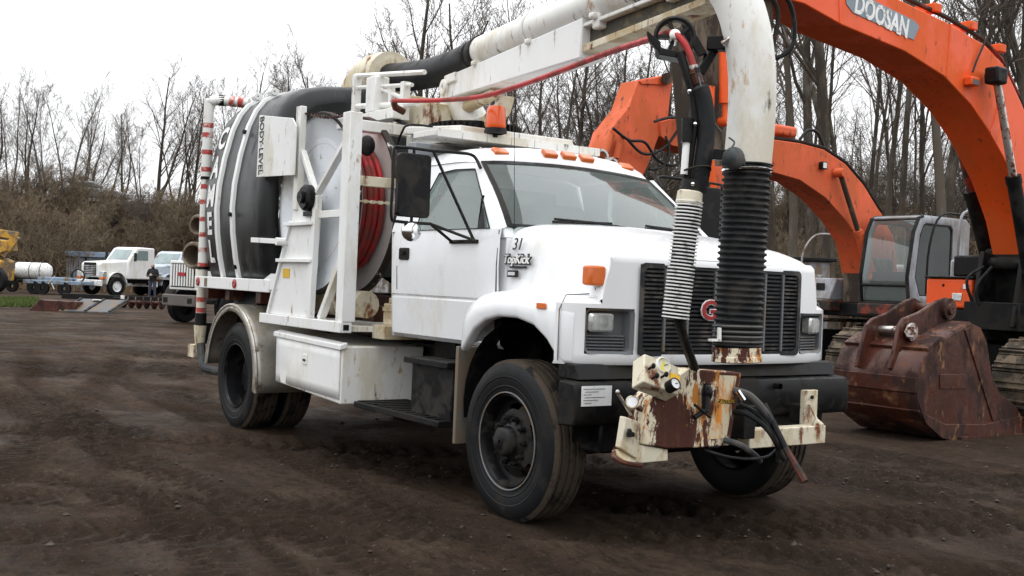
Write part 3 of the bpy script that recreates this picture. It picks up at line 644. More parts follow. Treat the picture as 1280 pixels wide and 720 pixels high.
# body level plate
pt = MB().prism([(-3.90, -1.292, 2.37), (-3.06, -1.292, 2.34), (-3.06, -1.292, 2.76), (-3.14, -1.292, 2.83), (-3.88, -1.292, 2.93)], (0, .012, 0)).build('level_plate', white2, T, .003)
MB().box(-3.87, -3.745, -1.2945, -1.292, 2.40, 2.90).build('level_plate_panel', whiteletter, pt)
text('BODY LEVEL', 'level_lettering', .13, blackletter, pt, (-3.805, -1.297, 2.65), -Z, X, .001, wid=.72, bold=.002)
for x, z in ((-3.8, 2.6), (-3.4, 2.6)): MB().bar((x, -1.29, z), (x, -1.0, z), .04, .04).build('plate_bracket', white2, pt)
# striped pipe at the rear corner
px, py = -5.66, -1.14
pole = MB().tube(smooth_path([(px, py, 1.02), (px, py, 2.2), (px, py, 3.18), (px + .02, py + .02, 3.27), (px + .05, py + .10, 3.29), (px + .25, py + .34, 3.27)], 5), .052, 14).build('striped_pipe', cream, T)
redband = M('red_band', (.42, .055, .045), .5, dirt=[((.6, .5, .45), .25, 9, None)])
for z in (3.02, 2.92, 2.74, 2.56, 2.22, 2.04, 1.88, 1.72, 1.56, 1.36, 1.20, 2.38, 1.09): MB().lathe([(-.024, .054), (.024, .054)], (px, py, z), Z, 14).build('stripe', redband, pole)
for t in (.45, .75): MB().lathe([(-.03, .055), (.03, .055)], (px + .05 + .2 * t, py + .1 + .24 * t, 3.29 - .02 * t), (.2, .24, -.02), 14).build('stripe', redband, pole)
MB().lathe([(-.035, .056), (.035, .056)], (px + .06, py + .12, 3.289), (.2, .24, -.02), 14).lathe([(-.015, .058), (.015, .058)], (px, py, 2.47), Z, 14).lathe([(-.015, .058), (.015, .058)], (px, py, 1.53), Z, 14).build('clamp', blackd, pole)
MB().cyl((px, py, .92), (px, py, 1.06), .06, 12).build('coupling', blackd, pole)
MB().cyl((px, py, .72), (px, py, .93), .05, 12, .07).bar((px - .16, py - .02, .66), (px + .02, py - .02, .66), .1, .13).build('drain_valve', creamrust, pole)
MB().tube(smooth_path([(px + .03, py, .74), (px + .08, py, .62), (px + .2, py, .5), (px + .4, py + .1, .48)], 5), .045, 10).build('drain_hose', rubberg, pole)
for z, q_, r in ((2.02, at(246, 281, x=-5.88), .10), (1.70, at(240, 319, x=-5.84), .13)):
    b = MB().lathe([(0, r), (.02, r + .015), (.08, r + .015), (.10, r), (.42, r), (.42, r - .02), (0.0, r - .02)], q_, (-.55, .85, 0), 22, close=True).build('rear_nozzle', tanpipe, T)
MB().box(-6.05, -5.62, -1.0, 1.0, 1.5, 1.6).box(-5.9, -5.75, -.9, -.8, 1.5, 2.2).build('tailgate_frame', blackd, T, .01)
MB().box(-5.75, -5.62, -1.1, 1.1, .74, .96).build('rear_bumper', blackd, T, .01)
# rear mudguards
for s in (-1, 1):
    rows = []
    A = np.linspace(R(-10), R(176), 22)
    for y, r in ((.50, .665), (1.20, .665), (1.245, .66), (1.258, .645), (1.262, .60)):
        rows.append([(WBX + .02 + r * 1.0 * math.cos(a), s * y, .53 + r * math.sin(a)) for a in A])
    MB().grid(rows).build('mudguard', galv, T, ang=60, solid=.006)
    MB().tube([(WBX + .02 + .66 * math.cos(a), s * 1.255, .53 + .66 * math.sin(a)) for a in A], .016, 8).build('mudguard_lip', galv, T)
# platform and tool box
b = MB().box(-3.76, -2.12, -1.27, -1.17, 1.06, 1.145); plat = b.build('platform_rail', white2, T, .005)
MB().box(-2.119, -2.117, -1.245, -1.195, 1.08, 1.125).build('rail_socket', black, plat)
MB().box(-3.74, -2.14, -1.17, 1.17, 1.07, 1.11).build('platform_deck', cream, T)
MB().box(-2.14, -1.93, -.98, .98, 1.02, 1.13).build('deck_front_beam', creamrust, T, .006)
tb = MB().hexa([(-3.42, -1.235, .56), (-2.135, -1.235, .50), (-2.135, -.50, .50), (-3.42, -.50, .56), (-3.42, -1.235, .985), (-2.135, -1.235, .955), (-2.135, -.50, .955), (-3.42, -.50, .985)]).build('tool_box', cream, T, .012, seg=3)
fr = []
for i, z in enumerate(np.linspace(.54, .93, 6)):
    fr.append([(x, -1.243 - .012 * math.exp(-((x + 3.0) / .2) ** 2 - ((z - .68) / .08) ** 2) + .02 * math.exp(-((x + 3.25) / .12) ** 2 - ((z - .6) / .12) ** 2), z + .03 * (-2.135 - x) / 1.3) for x in np.linspace(-3.40, -2.155, 16)])
MB().grid(fr).build('box_door', white2, tb, ang=60, solid=.008)
MB().prism([(-3.44, -1.262, .955), (-3.44, -1.262, .995), (-3.44, -1.2, 1.015), (-3.44, -1.2, .97)], (1.32, 0, -.03)).build('box_lid', white2, tb, .005)
MB().rbox(-2.83, -2.75, .76, .845, -1.256, -1.246, .01).build('latch', white2, tb, .003)
MB().box(-2.815, -2.765, -1.262, -1.255, .79, .805).build('latch_handle', blackd, tb)
# --- hose reel
RX, RZ, RR = -2.94, 2.11, .77
def disc(y, name, m):
    q = MB().lathe([(-.012, .02), (-.012, RR - .03), (-.03, RR - .015), (-.02, RR), (.02, RR), (.03, RR - .015), (.014, RR - .035), (-.01, RR - .20), (-.045, .30), (-.05, .02)], (RX, y, RZ), -Y, 64).build(name, m, T, ang=40); return q
chippededge = M('chipped_edge', (.62, .62, .60), .5, dirt=[((.03, .022, .018), .52, 6, None)], edge=.03)
reelw = M('reel_white', (.66, .69, .72), .35, var=.04, dirt=[((.55, .54, .50), .15, 2, None), ((.10, .07, .05), .03, 9, None)])
dn = disc(-1.115, 'reel_flange', reelw); df = disc(-.755, 'reel_flange', white2)
for o_, y_ in ((dn, -1.115), (df, -.755)): MB().lathe([(-.018, RR + .002), (.018, RR + .002), (.035, RR - .006), (.033, RR - .030)], (RX, y_, RZ), -Y, 64).build('flange_edge', chippededge, o_)
b = MB()
for j, y in enumerate(np.linspace(-1.07, -.80, 6)):
    rr_ = .53 + .012 * (j % 2)
    b.lathe([(.027 * math.cos(a), rr_ + .027 * math.sin(a)) for a in np.linspace(0, 2 * math.pi, 10, endpoint=False)], (RX, y, RZ), Y, 64, close=True)
b.lathe([(-.17, .51), (.17, .51)], (RX, -.935, RZ), Y, 48)
b.build('coiled_hose', redhose, T, ang=60)
MB().cyl((RX, -1.26, RZ), (RX, -.45, RZ), .06, 16).build('reel_shaft', brightsteel, T)
MB().lathe([(0, .11), (.05, .11), (.07, .09), (.07, .05), (.10, .05), (.10, .01)], (RX + .12, -1.245, RZ + .03), -Y, 18).box(RX + .02, RX + .22, -1.26, -1.22, RZ - .12, RZ - .08).build('bearing', black, T)
fp = MB().box(-2.245, -2.115, -1.255, -1.145, 1.145, 2.79).build('reel_post', white2, T, .006)
MB().box(-3.165, -3.075, -1.25, -1.19, 2.05, 2.935).build('reel_post', white2, T, .006)
tp = MB().prism([(-3.63, -1.235, 1.146), (-2.78, -1.235, 1.146), (-2.70, -1.235, 1.6), (-2.72, -1.235, 2.02), (-2.82, -1.235, 2.18), (-3.14, -1.235, 2.18), (-3.22, -1.235, 1.9)], (0, .03, 0)).build('reel_support_plate', white2, T, .004)
for (x0, z0, x1, z1) in ((-3.30, 1.93, -2.71, 1.93), (-3.43, 1.62, -2.71, 1.62)): MB().bar((x0, -1.25, z0), (x1, -1.25, z1), .05, .03).build('plate_rib', white2, tp, .003)
MB().bar((-2.74, -1.24, 1.15), (-2.70, -1.24, 2.05), .045, .06, X).bar((-3.62, -1.24, 1.15), (-3.2, -1.24, 1.95), .035, .03, X).build('plate_edge', white2, tp)
MB().box(-3.34, -3.20, -1.24, -1.237, 1.47, 1.55).build('caution_label', yellow, tp)
MB().bar((-3.95, -1.28, 1.80), (-3.28, -1.28, 1.78), .045, .045).cyl((-3.30, -1.33, 1.78), (-3.30, -1.23, 1.78), .035, 10).build('lever_bar', white2, tp, .003)
b = MB().bar((-2.18, -1.21, 2.62), (-2.72, -1.22, 2.18), .035, .06, Y); b.build('reel_brace', white2, T, .004)
MB().bar((-3.08, -1.21, 2.55), (-2.74, -1.22, 2.15), .04, .05, Y).build('reel_brace', white2, T, .004)
MB().bar((-2.92, -1.21, 2.0), (-2.2, -1.21, 2.0), .04, .06, Z).build('reel_brace', white2, T, .004)
MB().bar((-2.62, -1.20, 1.15), (-2.2, -1.20, 1.72), .05, .06, Y).build('reel_brace', cream, T, .004)
MB().bar((-2.72, -1.225, 2.16), (-2.80, -1.225, 1.20), .09, .05, Y).build('reel_brace', white2, T, .004)
MB().bar((-2.18, -1.16, 2.26), (-2.16, -.62, 2.26), .05, .08).build('guide_bar', creamrust, T, .004)
b = MB()
for i in range(16):
    y = -1.14 + i * .034; b.obox((-2.17, y, 2.10), X * .012, Y * .02, Z * .007) if i % 2 else b.obox((-2.17, y, 2.10), X * .007, Y * .02, Z * .014)
b.build('chain', creamrust, T)
b = MB()
for i in range(30):
    t = i / 29; p = V((-3.10, -1.2, 2.88)).lerp(V((-2.2, -1.16, 2.80)), t) - Z * .10 * math.sin(math.pi * t) * .4; b.obox(p, X * .017, Y * (.012 if i % 2 else .005), Z * (.005 if i % 2 else .012))
b.build('chain', rustmetal, T)
MB().blob((-2.31, -1.0, 2.56), .05, .07, .085, 12, 8).build('hose_stop', black, T)
MB().tube(smooth_path([(-2.35, -.72, 2.55), (-2.2, -.75, 2.68), (-2.0, -.8, 2.72), (-1.8, -.7, 2.70)], 5), .010, 6).build('cable', black, T)
# pumps and pipes on the deck behind the cab
for x, y in ((-2.06, -.78), (-1.98, -.45)):
    MB().cyl((x, y, 1.13), (x, y, 1.30), .13, 18).cyl((x, y, 1.30), (x, y, 1.345), .09, 14).lathe([(0, .14), (.03, .14)], (x, y, 1.24), Z, 18).build('pump_housing', creamrust, T, .008)
MB().cyl((-3.4, -.95, 1.28), (-2.3, -.95, 1.28), .11, 16).build('deck_pipe', creamrust, T)
MB().box(-2.75, -1.96, -.35, .7, 1.13, 1.75).cyl((-2.0, -.6, 1.15), (-2.0, -.6, 2.5), .05, 10).box(-2.1, -1.98, -.2, .6, 1.7, 2.5).build('pump_block', blackd, T, .02)
# --- turret frame over the deck
MB().box(-2.60, -2.48, -1.14, .95, 2.70, 2.79).build('cross_beam', white2, T, .006)
MB().box(-2.62, -2.46, .80, .95, 1.11, 2.70).build('frame_post', white2, T, .006)
MB().box(-3.5, -2.6, -.62, -.50, 2.86, 2.95).box(-3.5, -3.38, -.62, .6, 2.86, 2.95).build('turret_rail', cream, T, .005)
pf = MB().box(-1.78, -1.44, -.88, .70, 2.585, 2.63); pf = pf.build('turret_platform', cream, T, .004)
for i in range(7): MB().box(-1.44, -1.432, -.87 + i * .225, -.655 + i * .225, 2.578, 2.64).build('platform_edge_plate', cream, pf, .002)
for y in (-.5, .5): MB().box(-2.48, -1.78, y - .05, y + .05, 2.60, 2.70).build('platform_beam', cream, T, .005)
MB().box(-2.0, -1.88, -.80, .75, 1.13, 2.58).build('headboard', greycab, T, .01)
MB().prism([(-2.4, -.62, 2.70), (-1.55, -.60, 2.632), (-1.55, -.60, 2.70), (-2.4, -.62, 2.76)], (0, 1.1, 0)).build('turret_base', cream, T, .008)
b = MB().lathe([(0, .36), (.12, .36), (.12, .30), (.02, .30)], (-2.25, -.02, 2.70), Z, 36)
for i in range(48):
    a = 2 * math.pi * i / 48; b.obox(V((-2.25 + .375 * math.cos(a), -.02 + .375 * math.sin(a), 2.76)), V((math.cos(a), math.sin(a), 0)) * .02, V((-math.sin(a), math.cos(a), 0)) * .012, Z * .05)
b.build('slewing_ring', blackd, T, ang=30)
bx_ = at(620, 147, d=8.55)
bea = MB().lathe([(-.085, .075), (-.06, .08), (.06, .072), (.085, .06), (.09, .005)], bx_, Z, 22).build('beacon', ambero, T, ang=40)
MB().lathe([(-.13, .06), (-.12, .09), (-.085, .085), (-.085, .01)], bx_, Z, 20).cyl(bx_ - Z * .13, V((bx_.x, bx_.y, 2.62)), .02, 8).build('beacon_base', black, bea)
for p, q, w in (((-3.42, -.56, 2.95), (-3.42, -.56, 3.33), .07), ((-2.62, -.50, 2.85), (-2.62, -.50, 3.18), .07), ((-2.86, -.5, 2.86), (-2.86, -.5, 3.16), .05)): MB().bar(p, q, w, w * .8, X).build('rack_post', cream, T, .004)
for p, q, r in (((-3.45, -.56, 3.33), (-2.3, -.50, 3.22), .022), ((-3.42, -.56, 3.22), (-2.5, -.5, 3.14), .018), ((-3.42, -.56, 3.05), (-2.4, -.50, 2.97), .025), ((-3.3, -.56, 2.9), (-2.9, -.5, 2.80), .03), ((-3.1, -.56, 3.20), (-2.62, -.45, 3.02), .02)):
    MB().cyl(p, q, r, 8).build('rack_rail', cream, T)
MB().box(-3.16, -2.98, -.60, -.46, 2.96, 3.27).build('valve_box', white2, T, .01)
MB().box(-2.72, -2.40, -.42, -.16, 2.78, 3.0).box(-2.95, -2.75, -.4, -.1, 2.85, 3.1).build('valve_block', creamrust, T, .01)
MB().tube(smooth_path([(-3.35, -.6, 2.82), (-3.1, -.6, 2.93), (-2.8, -.56, 2.90), (-2.5, -.5, 2.78)], 5), .018, 7).build('hydraulic_hose', rubber, T)
MB().tube(smooth_path([(-3.45, -.62, 2.78), (-3.25, -.62, 2.88), (-3.0, -.6, 2.90)], 5), .022, 7).build('hydraulic_hose', redhose, T)
# --- boom
dkweb = M('hollow_shade_web', (.05, .045, .035), .7, dirt=[((.15, .12, .07), .3, 5, None)])  # shade inside the hollow extension put into the base colour, tan stains over it
b0 = V((-2.0, -.16, 3.385)); b1 = V((.95, -.655, 3.375)); bd_ = (b1 - b0).normalized(); bn_ = bd_.cross(Z).normalized()
pr_ = .127
MB().tube([b0, b1], pr_, 28).build('boom_pipe', cream, T, ang=50)
el = smooth_path([b1, at(868, -50, d=6.18), at(899, -31, d=6.0), at(921, 0, d=5.94), at(934, 42, d=5.91), at(940, 95, d=5.9), at(939, 150, d=5.9), at(934, 207, d=5.9)], 7)
MB().tube(el, .126, 32).build('boom_elbow', cream, T, ang=50)
for t in (.02, .35, .68, .98): MB().lathe([(-.02, pr_ + .002), (-.018, pr_ + .012), (.018, pr_ + .012), (.02, pr_ + .002)], b0.lerp(b1, t), bd_, 28).build('pipe_band', cream if t > .1 else blackd, T)
hp_ = smooth_path([b0 + bd_ * .03, b0 - bd_ * .35 - Z * .02, V((-2.8, -.06, 3.36)), V((-3.4, .0, 3.40)), V((-3.95, .02, 3.46))], 6)
MB().tube(hp_, .135, 24).build('rubber_sleeve', rubber, T, ang=60)
MB().lathe([(-.03, .142), (.03, .142)], b0 - bd_ * .08, bd_, 24).build('sleeve_clamp', blackd, T)
e2 = smooth_path([(-3.85, .02, 3.45), (-4.05, .02, 3.48), (-4.28, .01, 3.44), (-4.45, 0, 3.28), (-4.50, 0, 3.05)], 6)
MB().tube(e2, [.17] + [.235] * (len(e2) - 1), 24).build('tank_inlet_elbow', creamrust, T, ang=60)
MB().lathe([(-.015, .25), (.015, .25), (.015, .13), (-.015, .13)], (-3.86, .02, 3.45), (1, 0, -.1), 24, close=True).build('inlet_flange', creamrust, T)
MB().prism([(-4.72, -.28, 3.24), (-4.1, -.28, 3.24), (-4.15, -.28, 3.34), (-4.65, -.28, 3.34)], (0, .56, 0)).build('tank_hatch', creamrust, T, .01)
# beam under the pipe
m0 = V((-2.42, -.09, 3.155)); m1 = V((-.10, -.48, 3.145)); cu_ = Z
MB().hexa([m0 - bn_ * .1 - Z * .10, m1 - bn_ * .1 - Z * .135, m1 + bn_ * .1 - Z * .135, m0 + bn_ * .1 - Z * .10, m0 - bn_ * .1 + Z * .10, m1 - bn_ * .1 + Z * .135, m1 + bn_ * .1 + Z * .135, m0 + bn_ * .1 + Z * .10]).build('boom_beam', white2, T, .012)
i0 = m1 - bd_ * .3 - Z * .0; i1 = V((1.28, -.715, 3.16))
def slab(w, za0, zb0, za1, zb1, name, mat, bev=.005):
    return MB().hexa([i0 - bn_ * w + Z * za0, i1 - bn_ * w + Z * za1, i1 + bn_ * w + Z * za1, i0 + bn_ * w + Z * za0, i0 - bn_ * w + Z * zb0, i1 - bn_ * w + Z * zb1, i1 + bn_ * w + Z * zb1, i0 + bn_ * w + Z * zb0]).build(name, mat, T, bev)
slab(.085, -.10, -.05, -.085, -.04, 'boom_extension', creamrust); slab(.03, -.05, .07, -.04, .05, 'extension_web', dkweb); slab(.085, .075, .10, .055, .08, 'extension_flange', cream)
for t in (.05, .38, .70, .99):
    c = b0.lerp(b1, t) - Z * .15
    MB().obox(c, bd_ * .045, bn_ * .09, Z * .05).obox(c + Z * .03, bd_ * .03, bn_ * .13, Z * .02).build('pipe_saddle', cream, T, .012)
pv = m0 - bd_ * .04
MB().lathe([(-.14, .07), (.14, .07), (.14, .02), (-.14, .02)], pv, bn_, 18, close=True).obox(pv - Z * .12 - bd_ * .02, bd_ * .07, bn_ * .12, Z * .14).obox(pv + bd_ * .12 + Z * .06, bd_ * .12, bn_ * .125, Z * .04).build('boom_pivot', cream, T, .01)
MB().tube([pv + V((.06, 0, -.2)), m0.lerp(m1, .35) - Z * .14], .05, 12).build('lift_cylinder', creamrust, T)
MB().prism([V((-1.95, -.16, 2.84)), V((-1.55, -.22, 2.98)), V((-1.6, -.22, 2.86)), V((-1.85, -.16, 2.74))], (0, .12, 0)).build('cylinder_bracket', creamrust, T, .006)
MB().lathe([(-.12, .06), (.12, .06)], (-2.25, -.02, 2.86), Z, 20).cyl((-2.25, -.02, 2.82), (-2.38, -.08, 3.05), .14, 18).build('turret_column', cream, T)
# jetting hose along the boom, over the guide wheel and down
q = [at(492, 126, d=9.2), at(545, 125.5, d=8.8), at(600, 121, d=8.35), at(650, 107, d=7.9), at(700, 89, d=7.4), at(760, 66, d=6.75), at(815, 48, d=6.1), at(838, 41, d=5.86), at(853, 51, d=5.80), at(862, 68, d=5.78), at(867, 83, d=5.77)]
MB().tube(smooth_path(q, 5), .0185, 10).build('jetting_hose', redhose, T)
MB().tube([at(492, 126, d=9.2), at(494, 134, d=9.25), at(505, 140, d=9.3)], .03, 8).build('hose_swivel', rustmetal, T)
pw = at(843, 47, d=5.86)
wn_ = V((.75, -.62, .1)).normalized()
gwh = MB().lathe([(-.03, .10), (-.022, .112), (.022, .112), (.03, .10), (.015, .088), (-.015, .088)], pw, wn_, 26, close=True).build('guide_wheel', black, T)
for k in range(5):
    _, u_, w_ = frame(wn_); a = k * 2 * math.pi / 5; MB().bar(pw + (u_ * math.cos(a) + w_ * math.sin(a)) * .03, pw + (u_ * math.cos(a) + w_ * math.sin(a)) * .105, .02, .03, wn_).build('spoke', black, gwh)
MB().lathe([(-.05, .03), (.05, .03), (.055, .02), (.055, .002)], pw, wn_, 12).build('hub_bolt', brightsteel, gwh)
def px_plate(pts, d, th, name, mat, bevel=.004):
    P = [at(a, c, d=d) for a, c in pts]; return MB().prism(P, CD.normalized() * th).build(name, mat, T, bevel)
px_plate([(809, 38), (826, 52), (826, 68), (812, 50)], 5.80, .05, 'guide_bracket', blackd)
px_plate([(822, 58), (852, 66), (855, 74), (824, 68)], 5.80, .12, 'guide_bracket', black)
px_plate([(852, 28), (872, 45), (884, 66), (874, 70), (856, 44)], 5.93, .05, 'guide_bracket', black)
MB().bar(at(874, 92, d=5.95), at(892, 62, d=5.98), .04, .05).bar(at(884, 55, d=5.98), at(912, 55, d=5.95), .07, .075).build('guide_arm', blackd, T, .006)
MB().tube([at(903, 55, d=5.88), at(914, 47, d=5.86)], .016, 8).build('arm_pin', brightsteel, T)
MB().tube(smooth_path([at(850, 66, d=5.79), at(858, 92, d=5.78), at(866, 120, d=5.78), at(868, 150, d=5.78), at(863, 190, d=5.78), at(857, 232, d=5.79)], 6), .022, 8).build('guide_strap', blackd, T)
MB().tube(smooth_path([at(868, 86, d=5.77), at(873, 103, d=5.77), at(880, 128, d=5.77), at(883, 160, d=5.77), at(879, 200, d=5.77), at(872, 240, d=5.79)], 6), [.026] * 8 + [.047] * 23, 14).build('leader_hose', rubber, T)
MB().tube([at(866, 82, d=5.77), at(868, 92, d=5.77)], .026, 10).build('hose_coupling', brightsteel, T)
MB().tube([at(869, 93, d=5.77), at(873, 105, d=5.77)], .03, 10).build('hose_coupling', rustmetal, T)
MB().tube([at(858, 178, d=5.76), at(855, 218, d=5.76)], .019, 10).build('white_sleeve', whiteletter, T)
MB().tube([at(859, 148, d=5.76), at(858, 178, d=5.76)], .030, 10).build('strap_block', black, T)
MB().tube(smooth_path([at(873, 96, d=5.74), at(880, 120, d=5.73), at(890, 148, d=5.75), at(902, 165, d=5.8)], 5), .004, 5).build('wire', greypl, T)
for p in ((862, 114), (869, 155), (866, 230)): MB().blob(at(*p, d=5.72), .012, .012, .012, 8, 6).build('bolt', chrome, T)
MB().bar(at(880, 192, d=5.85), at(908, 194, d=5.84), .05, .055).build('clamp_arm', black, T, .005)
MB().tube(smooth_path([at(855, 213, d=5.72), at(872, 208, d=5.7), at(886, 208, d=5.72), at(888, 213, d=5.78)], 5), .006, 6).build('wire', black, T)
# ribbed hoses
def ribbed(p0, p1, r, n, amp, name, mat, bulge=0, ringmat=None):
    p0, p1 = V(p0), V(p1); L = (p1 - p0).length; prof = []
    o = p0; d = p1 - p0
    for i in range(n):
        t0 = i / n * L; s_ = L / n
        if ringmat is None: prof += [(t0, r - amp), (t0 + s_ * .3, r - amp), (t0 + s_ * .5, r), (t0 + s_ * .75, r)]
        else: prof += [(t0, r - amp)]
    prof.append((L, r - amp))
    ob_ = MB().lathe(prof, o, d, 32).build(name, mat, T, ang=70)
    if ringmat is not None:
        for i in range(n):
            t0 = (i + .5) / n * L; MB().lathe([(-.0045, r - amp), (-.003, r), (.003, r), (.0045, r - amp)], o + d.normalized() * t0, d, 26).build('ring', ringmat, ob_, ang=60)
    return ob_
sh = ribbed(at(934, 206, d=5.9), at(921, 434, d=5.9), .130, 30, .013, 'suction_hose', rubber)
for py_ in (207, 213): MB().lathe([(-.006, .131), (0, .137), (.006, .131)], at(934, py_, d=5.9), V((.02, 0, -1)), 28).build('hose_clamp', chrome if py_ > 210 else black, sh)
for py_ in (408, 415, 421, 427): MB().lathe([(-.008, .128), (0, .137), (.008, .128)], at(922, py_, d=5.9), V((.02, 0, -1)), 28).build('hose_clamp', rubberg, sh)
MB().obox(at(899, 418, d=5.80), CR * .008, CU * .035, CD * .02).obox(at(893, 425, d=5.80), CR * .03, CU * .006, CD * .02).build('clamp_latch', cream, sh)
MB().lathe([(0, .118), (0, .128), (.045, .128), (.05, .133), (.075, .135), (.08, .12), (.0, .11)], at(921, 434, d=5.9), at(921, 452, d=5.9) - at(921, 434, d=5.9), 28).build('hose_end', rustbox, sh)
MB().blob(at(917, 198, d=5.70), .058, .058, .06, 18, 10).tube(smooth_path([at(914, 185, d=5.7), at(918, 178, d=5.72), at(911, 172, d=5.75)], 4), .005, 5).build('work_lamp', rubberg, T)
MB().cyl(at(917, 200, d=5.72), at(917, 207, d=5.72), .061, 18).build('lamp_rim', blackd, T)
rh = ribbed(at(862, 250, d=5.78), at(844, 399, d=5.78), .072, 34, .012, 'jet_hose_guard', blackd, ringmat=whiteletter)
MB().lathe([(0, .050), (.01, .066), (.07, .069), (.075, .05)], at(863, 238, d=5.78), at(861, 253, d=5.78) - at(863, 238, d=5.78), 22).build('guard_collar', creamrust, rh)
MB().tube([at(866, 226, d=5.78), at(863, 240, d=5.78)], .055, 14).build('guard_neck', black, rh)
MB().tube(smooth_path([at(846, 385, d=5.78), at(850, 405, d=5.8), at(857, 430, d=5.95), at(868, 460, d=6.2)], 5), .026, 10).build('jet_hose', rubber, T)
# --- control box on the front bumper
BXF = 1.22
def cb(px, py, x=BXF): return at(px, py, x=x)
face = [(861, 461), (927, 466), (922, 500), (912, 557), (866, 560), (835, 561), (806, 556), (809, 520), (814, 498), (836, 478)]
cbx = fixn(MB().prism([cb(*q) for q in face], (-.17, 0.02, 0)).build('control_box', rustbox, T, .008))
MB().prism([cb(900, 469, BXF + .004), cb(921, 470, BXF + .004), cb(908, 548, BXF + .004), cb(885, 549, BXF + .004)], (-.006, 0, 0)).build('warning_panel', M('worn_orange', (.70, .25, .02), .55, dirt=[((.62, .54, .38), .38, 9, (1, 1, .4)), ((.12, .035, .015), .32, 8, (1, 1, .4))]), cbx)
MB().prism([cb(899, 499, BXF + .006), cb(917, 500, BXF + .006), cb(916, 505, BXF + .006), cb(898, 504, BXF + .006)], (-.006, 0, 0)).build('warning_stripe', blackletter, cbx)
text('CAUTION', 'warning_lettering', .03, yellow, cbx, cb(907.5, 502, BXF + .008), Y, Z, .0005)
b = MB().tube([cb(884, 480, BXF + .01), cb(882, 515, BXF + .04)], .022, 10).tube([cb(868, 522, BXF + .03), cb(882, 512, BXF + .04), cb(884, 500, BXF + .03)], .016, 8).blob(cb(884, 491, BXF + .02), .03, .035, .05).build('valve_handle', black, cbx)
MB().tube([cb(888, 522, BXF + .05), cb(871, 508, BXF + .05), cb(868, 506, BXF + .05)], .008, 6).build('valve_lever', blackd, cbx)
# gauge panel, tilted on top of the box
gc = at(826, 468, d=5.95); gu_ = (CR * .80 + CD * .35 - CU * .32).normalized(); gv_ = (CU * .62 + CD * .55 + CR * .30); gv_ = (gv_ - gu_ * gv_.dot(gu_)).normalized(); gn_ = gu_.cross(gv_)
gp = MB().obox(gc - gn_ * .05, gu_ * .115, gv_ * .085, gn_ * .055).build('gauge_panel', creamrust, cbx, .008)
def gauge(u, v, r, fc, parent, name='gauge', tall=.03):
    c = gc + gu_ * u + gv_ * v
    g2 = MB().lathe([(0, r * 1.15), (tall, r * 1.15), (tall + .004, r), (tall - .004, r * .98)], c, gn_, 20).build(name, black if fc is paper else cream, parent)
    MB().lathe([(tall - .004, r), (tall - .003, .001)], c, gn_, 20).build('dial', fc, g2)
    MB().bar(c + gn_ * (tall - .001), c + gn_ * (tall - .001) + gu_ * r * .6 + gv_ * r * .3, .004, .002, gn_).build('needle', blackletter, g2)
gauge(.01, .055, .042, M('yellow_dial', (.72, .62, .12), .5, dirt=[((.7, .7, .65), .4, 30, None)]), gp, tall=.014)
gauge(.055, -.06, .03, paper, gp, tall=.06)
MB().obox(gc + gu_ * .085 - gv_ * .005 + gn_ * .012, gu_ * .03, gv_ * .03, gn_ * .004).build('caution_label', yellow, gp)
for u, v in ((-.085, .0), (-.06, -.05), (.0, -.02)): MB().cyl(gc + gu_ * u + gv_ * v, gc + gu_ * u + gv_ * v + gn_ * .035, .007, 8).blob(gc + gu_ * u + gv_ * v + gn_ * .05, .012, .012, .016, 8, 6).build('switch', blackd, gp)
# lower valve bracket
lc = [cb(782, 521, 1.16), cb(808, 530, 1.16), cb(803, 578, 1.16), cb(776, 560, 1.16)]
lb = MB().prism(lc, (-.05, .0, 0)).build('valve_bracket', creamrust, cbx, .006); fixn(lb)
MB().prism([cb(805, 557, 1.20), cb(835, 562, 1.20), cb(835, 576, 1.20), cb(802, 579, 1.20)], (-.12, 0, 0)).build('valve_bracket', creamrust, cbx, .005)
MB().tube(smooth_path([cb(770, 560, 1.05), cb(767, 570, 1.2), cb(780, 578, 1.24), cb(802, 582, 1.22)], 5), .014, 8).build('guard_rail', rustmetal, cbx)
MB().prism([cb(765, 563, 1.15), cb(780, 559, 1.1), cb(802, 580, 1.15), cb(783, 577, 1.2)], (0, 0, -.012)).build('foot_plate', creamrust, cbx)
g3 = at(790, 503, d=6.0); dirn = (-CD + CU * .5).normalized()
gg = MB().lathe([(-.05, .03), (.0, .036), (.012, .036), (.014, .03)], g3, dirn, 18).build('gauge', creamrust, cbx); MB().lathe([(.011, .031), (.0115, .001)], g3, dirn, 18).build('dial', paper, gg)
MB().cyl(g3 - dirn * .05, g3 - dirn * .05 - Z * .09, .014, 8).build('gauge_stem', rustmetal, gg)
MB().tube([at(791, 522, d=6.05), at(781, 506, d=6.0), at(773, 493, d=5.97)], .009, 8).blob(at(772, 490, d=5.97), .013, .013, .013, 8, 6).build('lever', brightsteel, cbx)
MB().obox(at(788, 543, d=5.98), CR * .022, CU * .012, CD * .02).obox(at(787, 541, d=5.96), CR * .010, CU * .02, CD * .03).build('tap', blackd, cbx, .004)
MB().tube([cb(800, 516, 1.14), cb(812, 508, 1.15)], .035, 10).build('pipe_fitting', rustmetal, cbx)
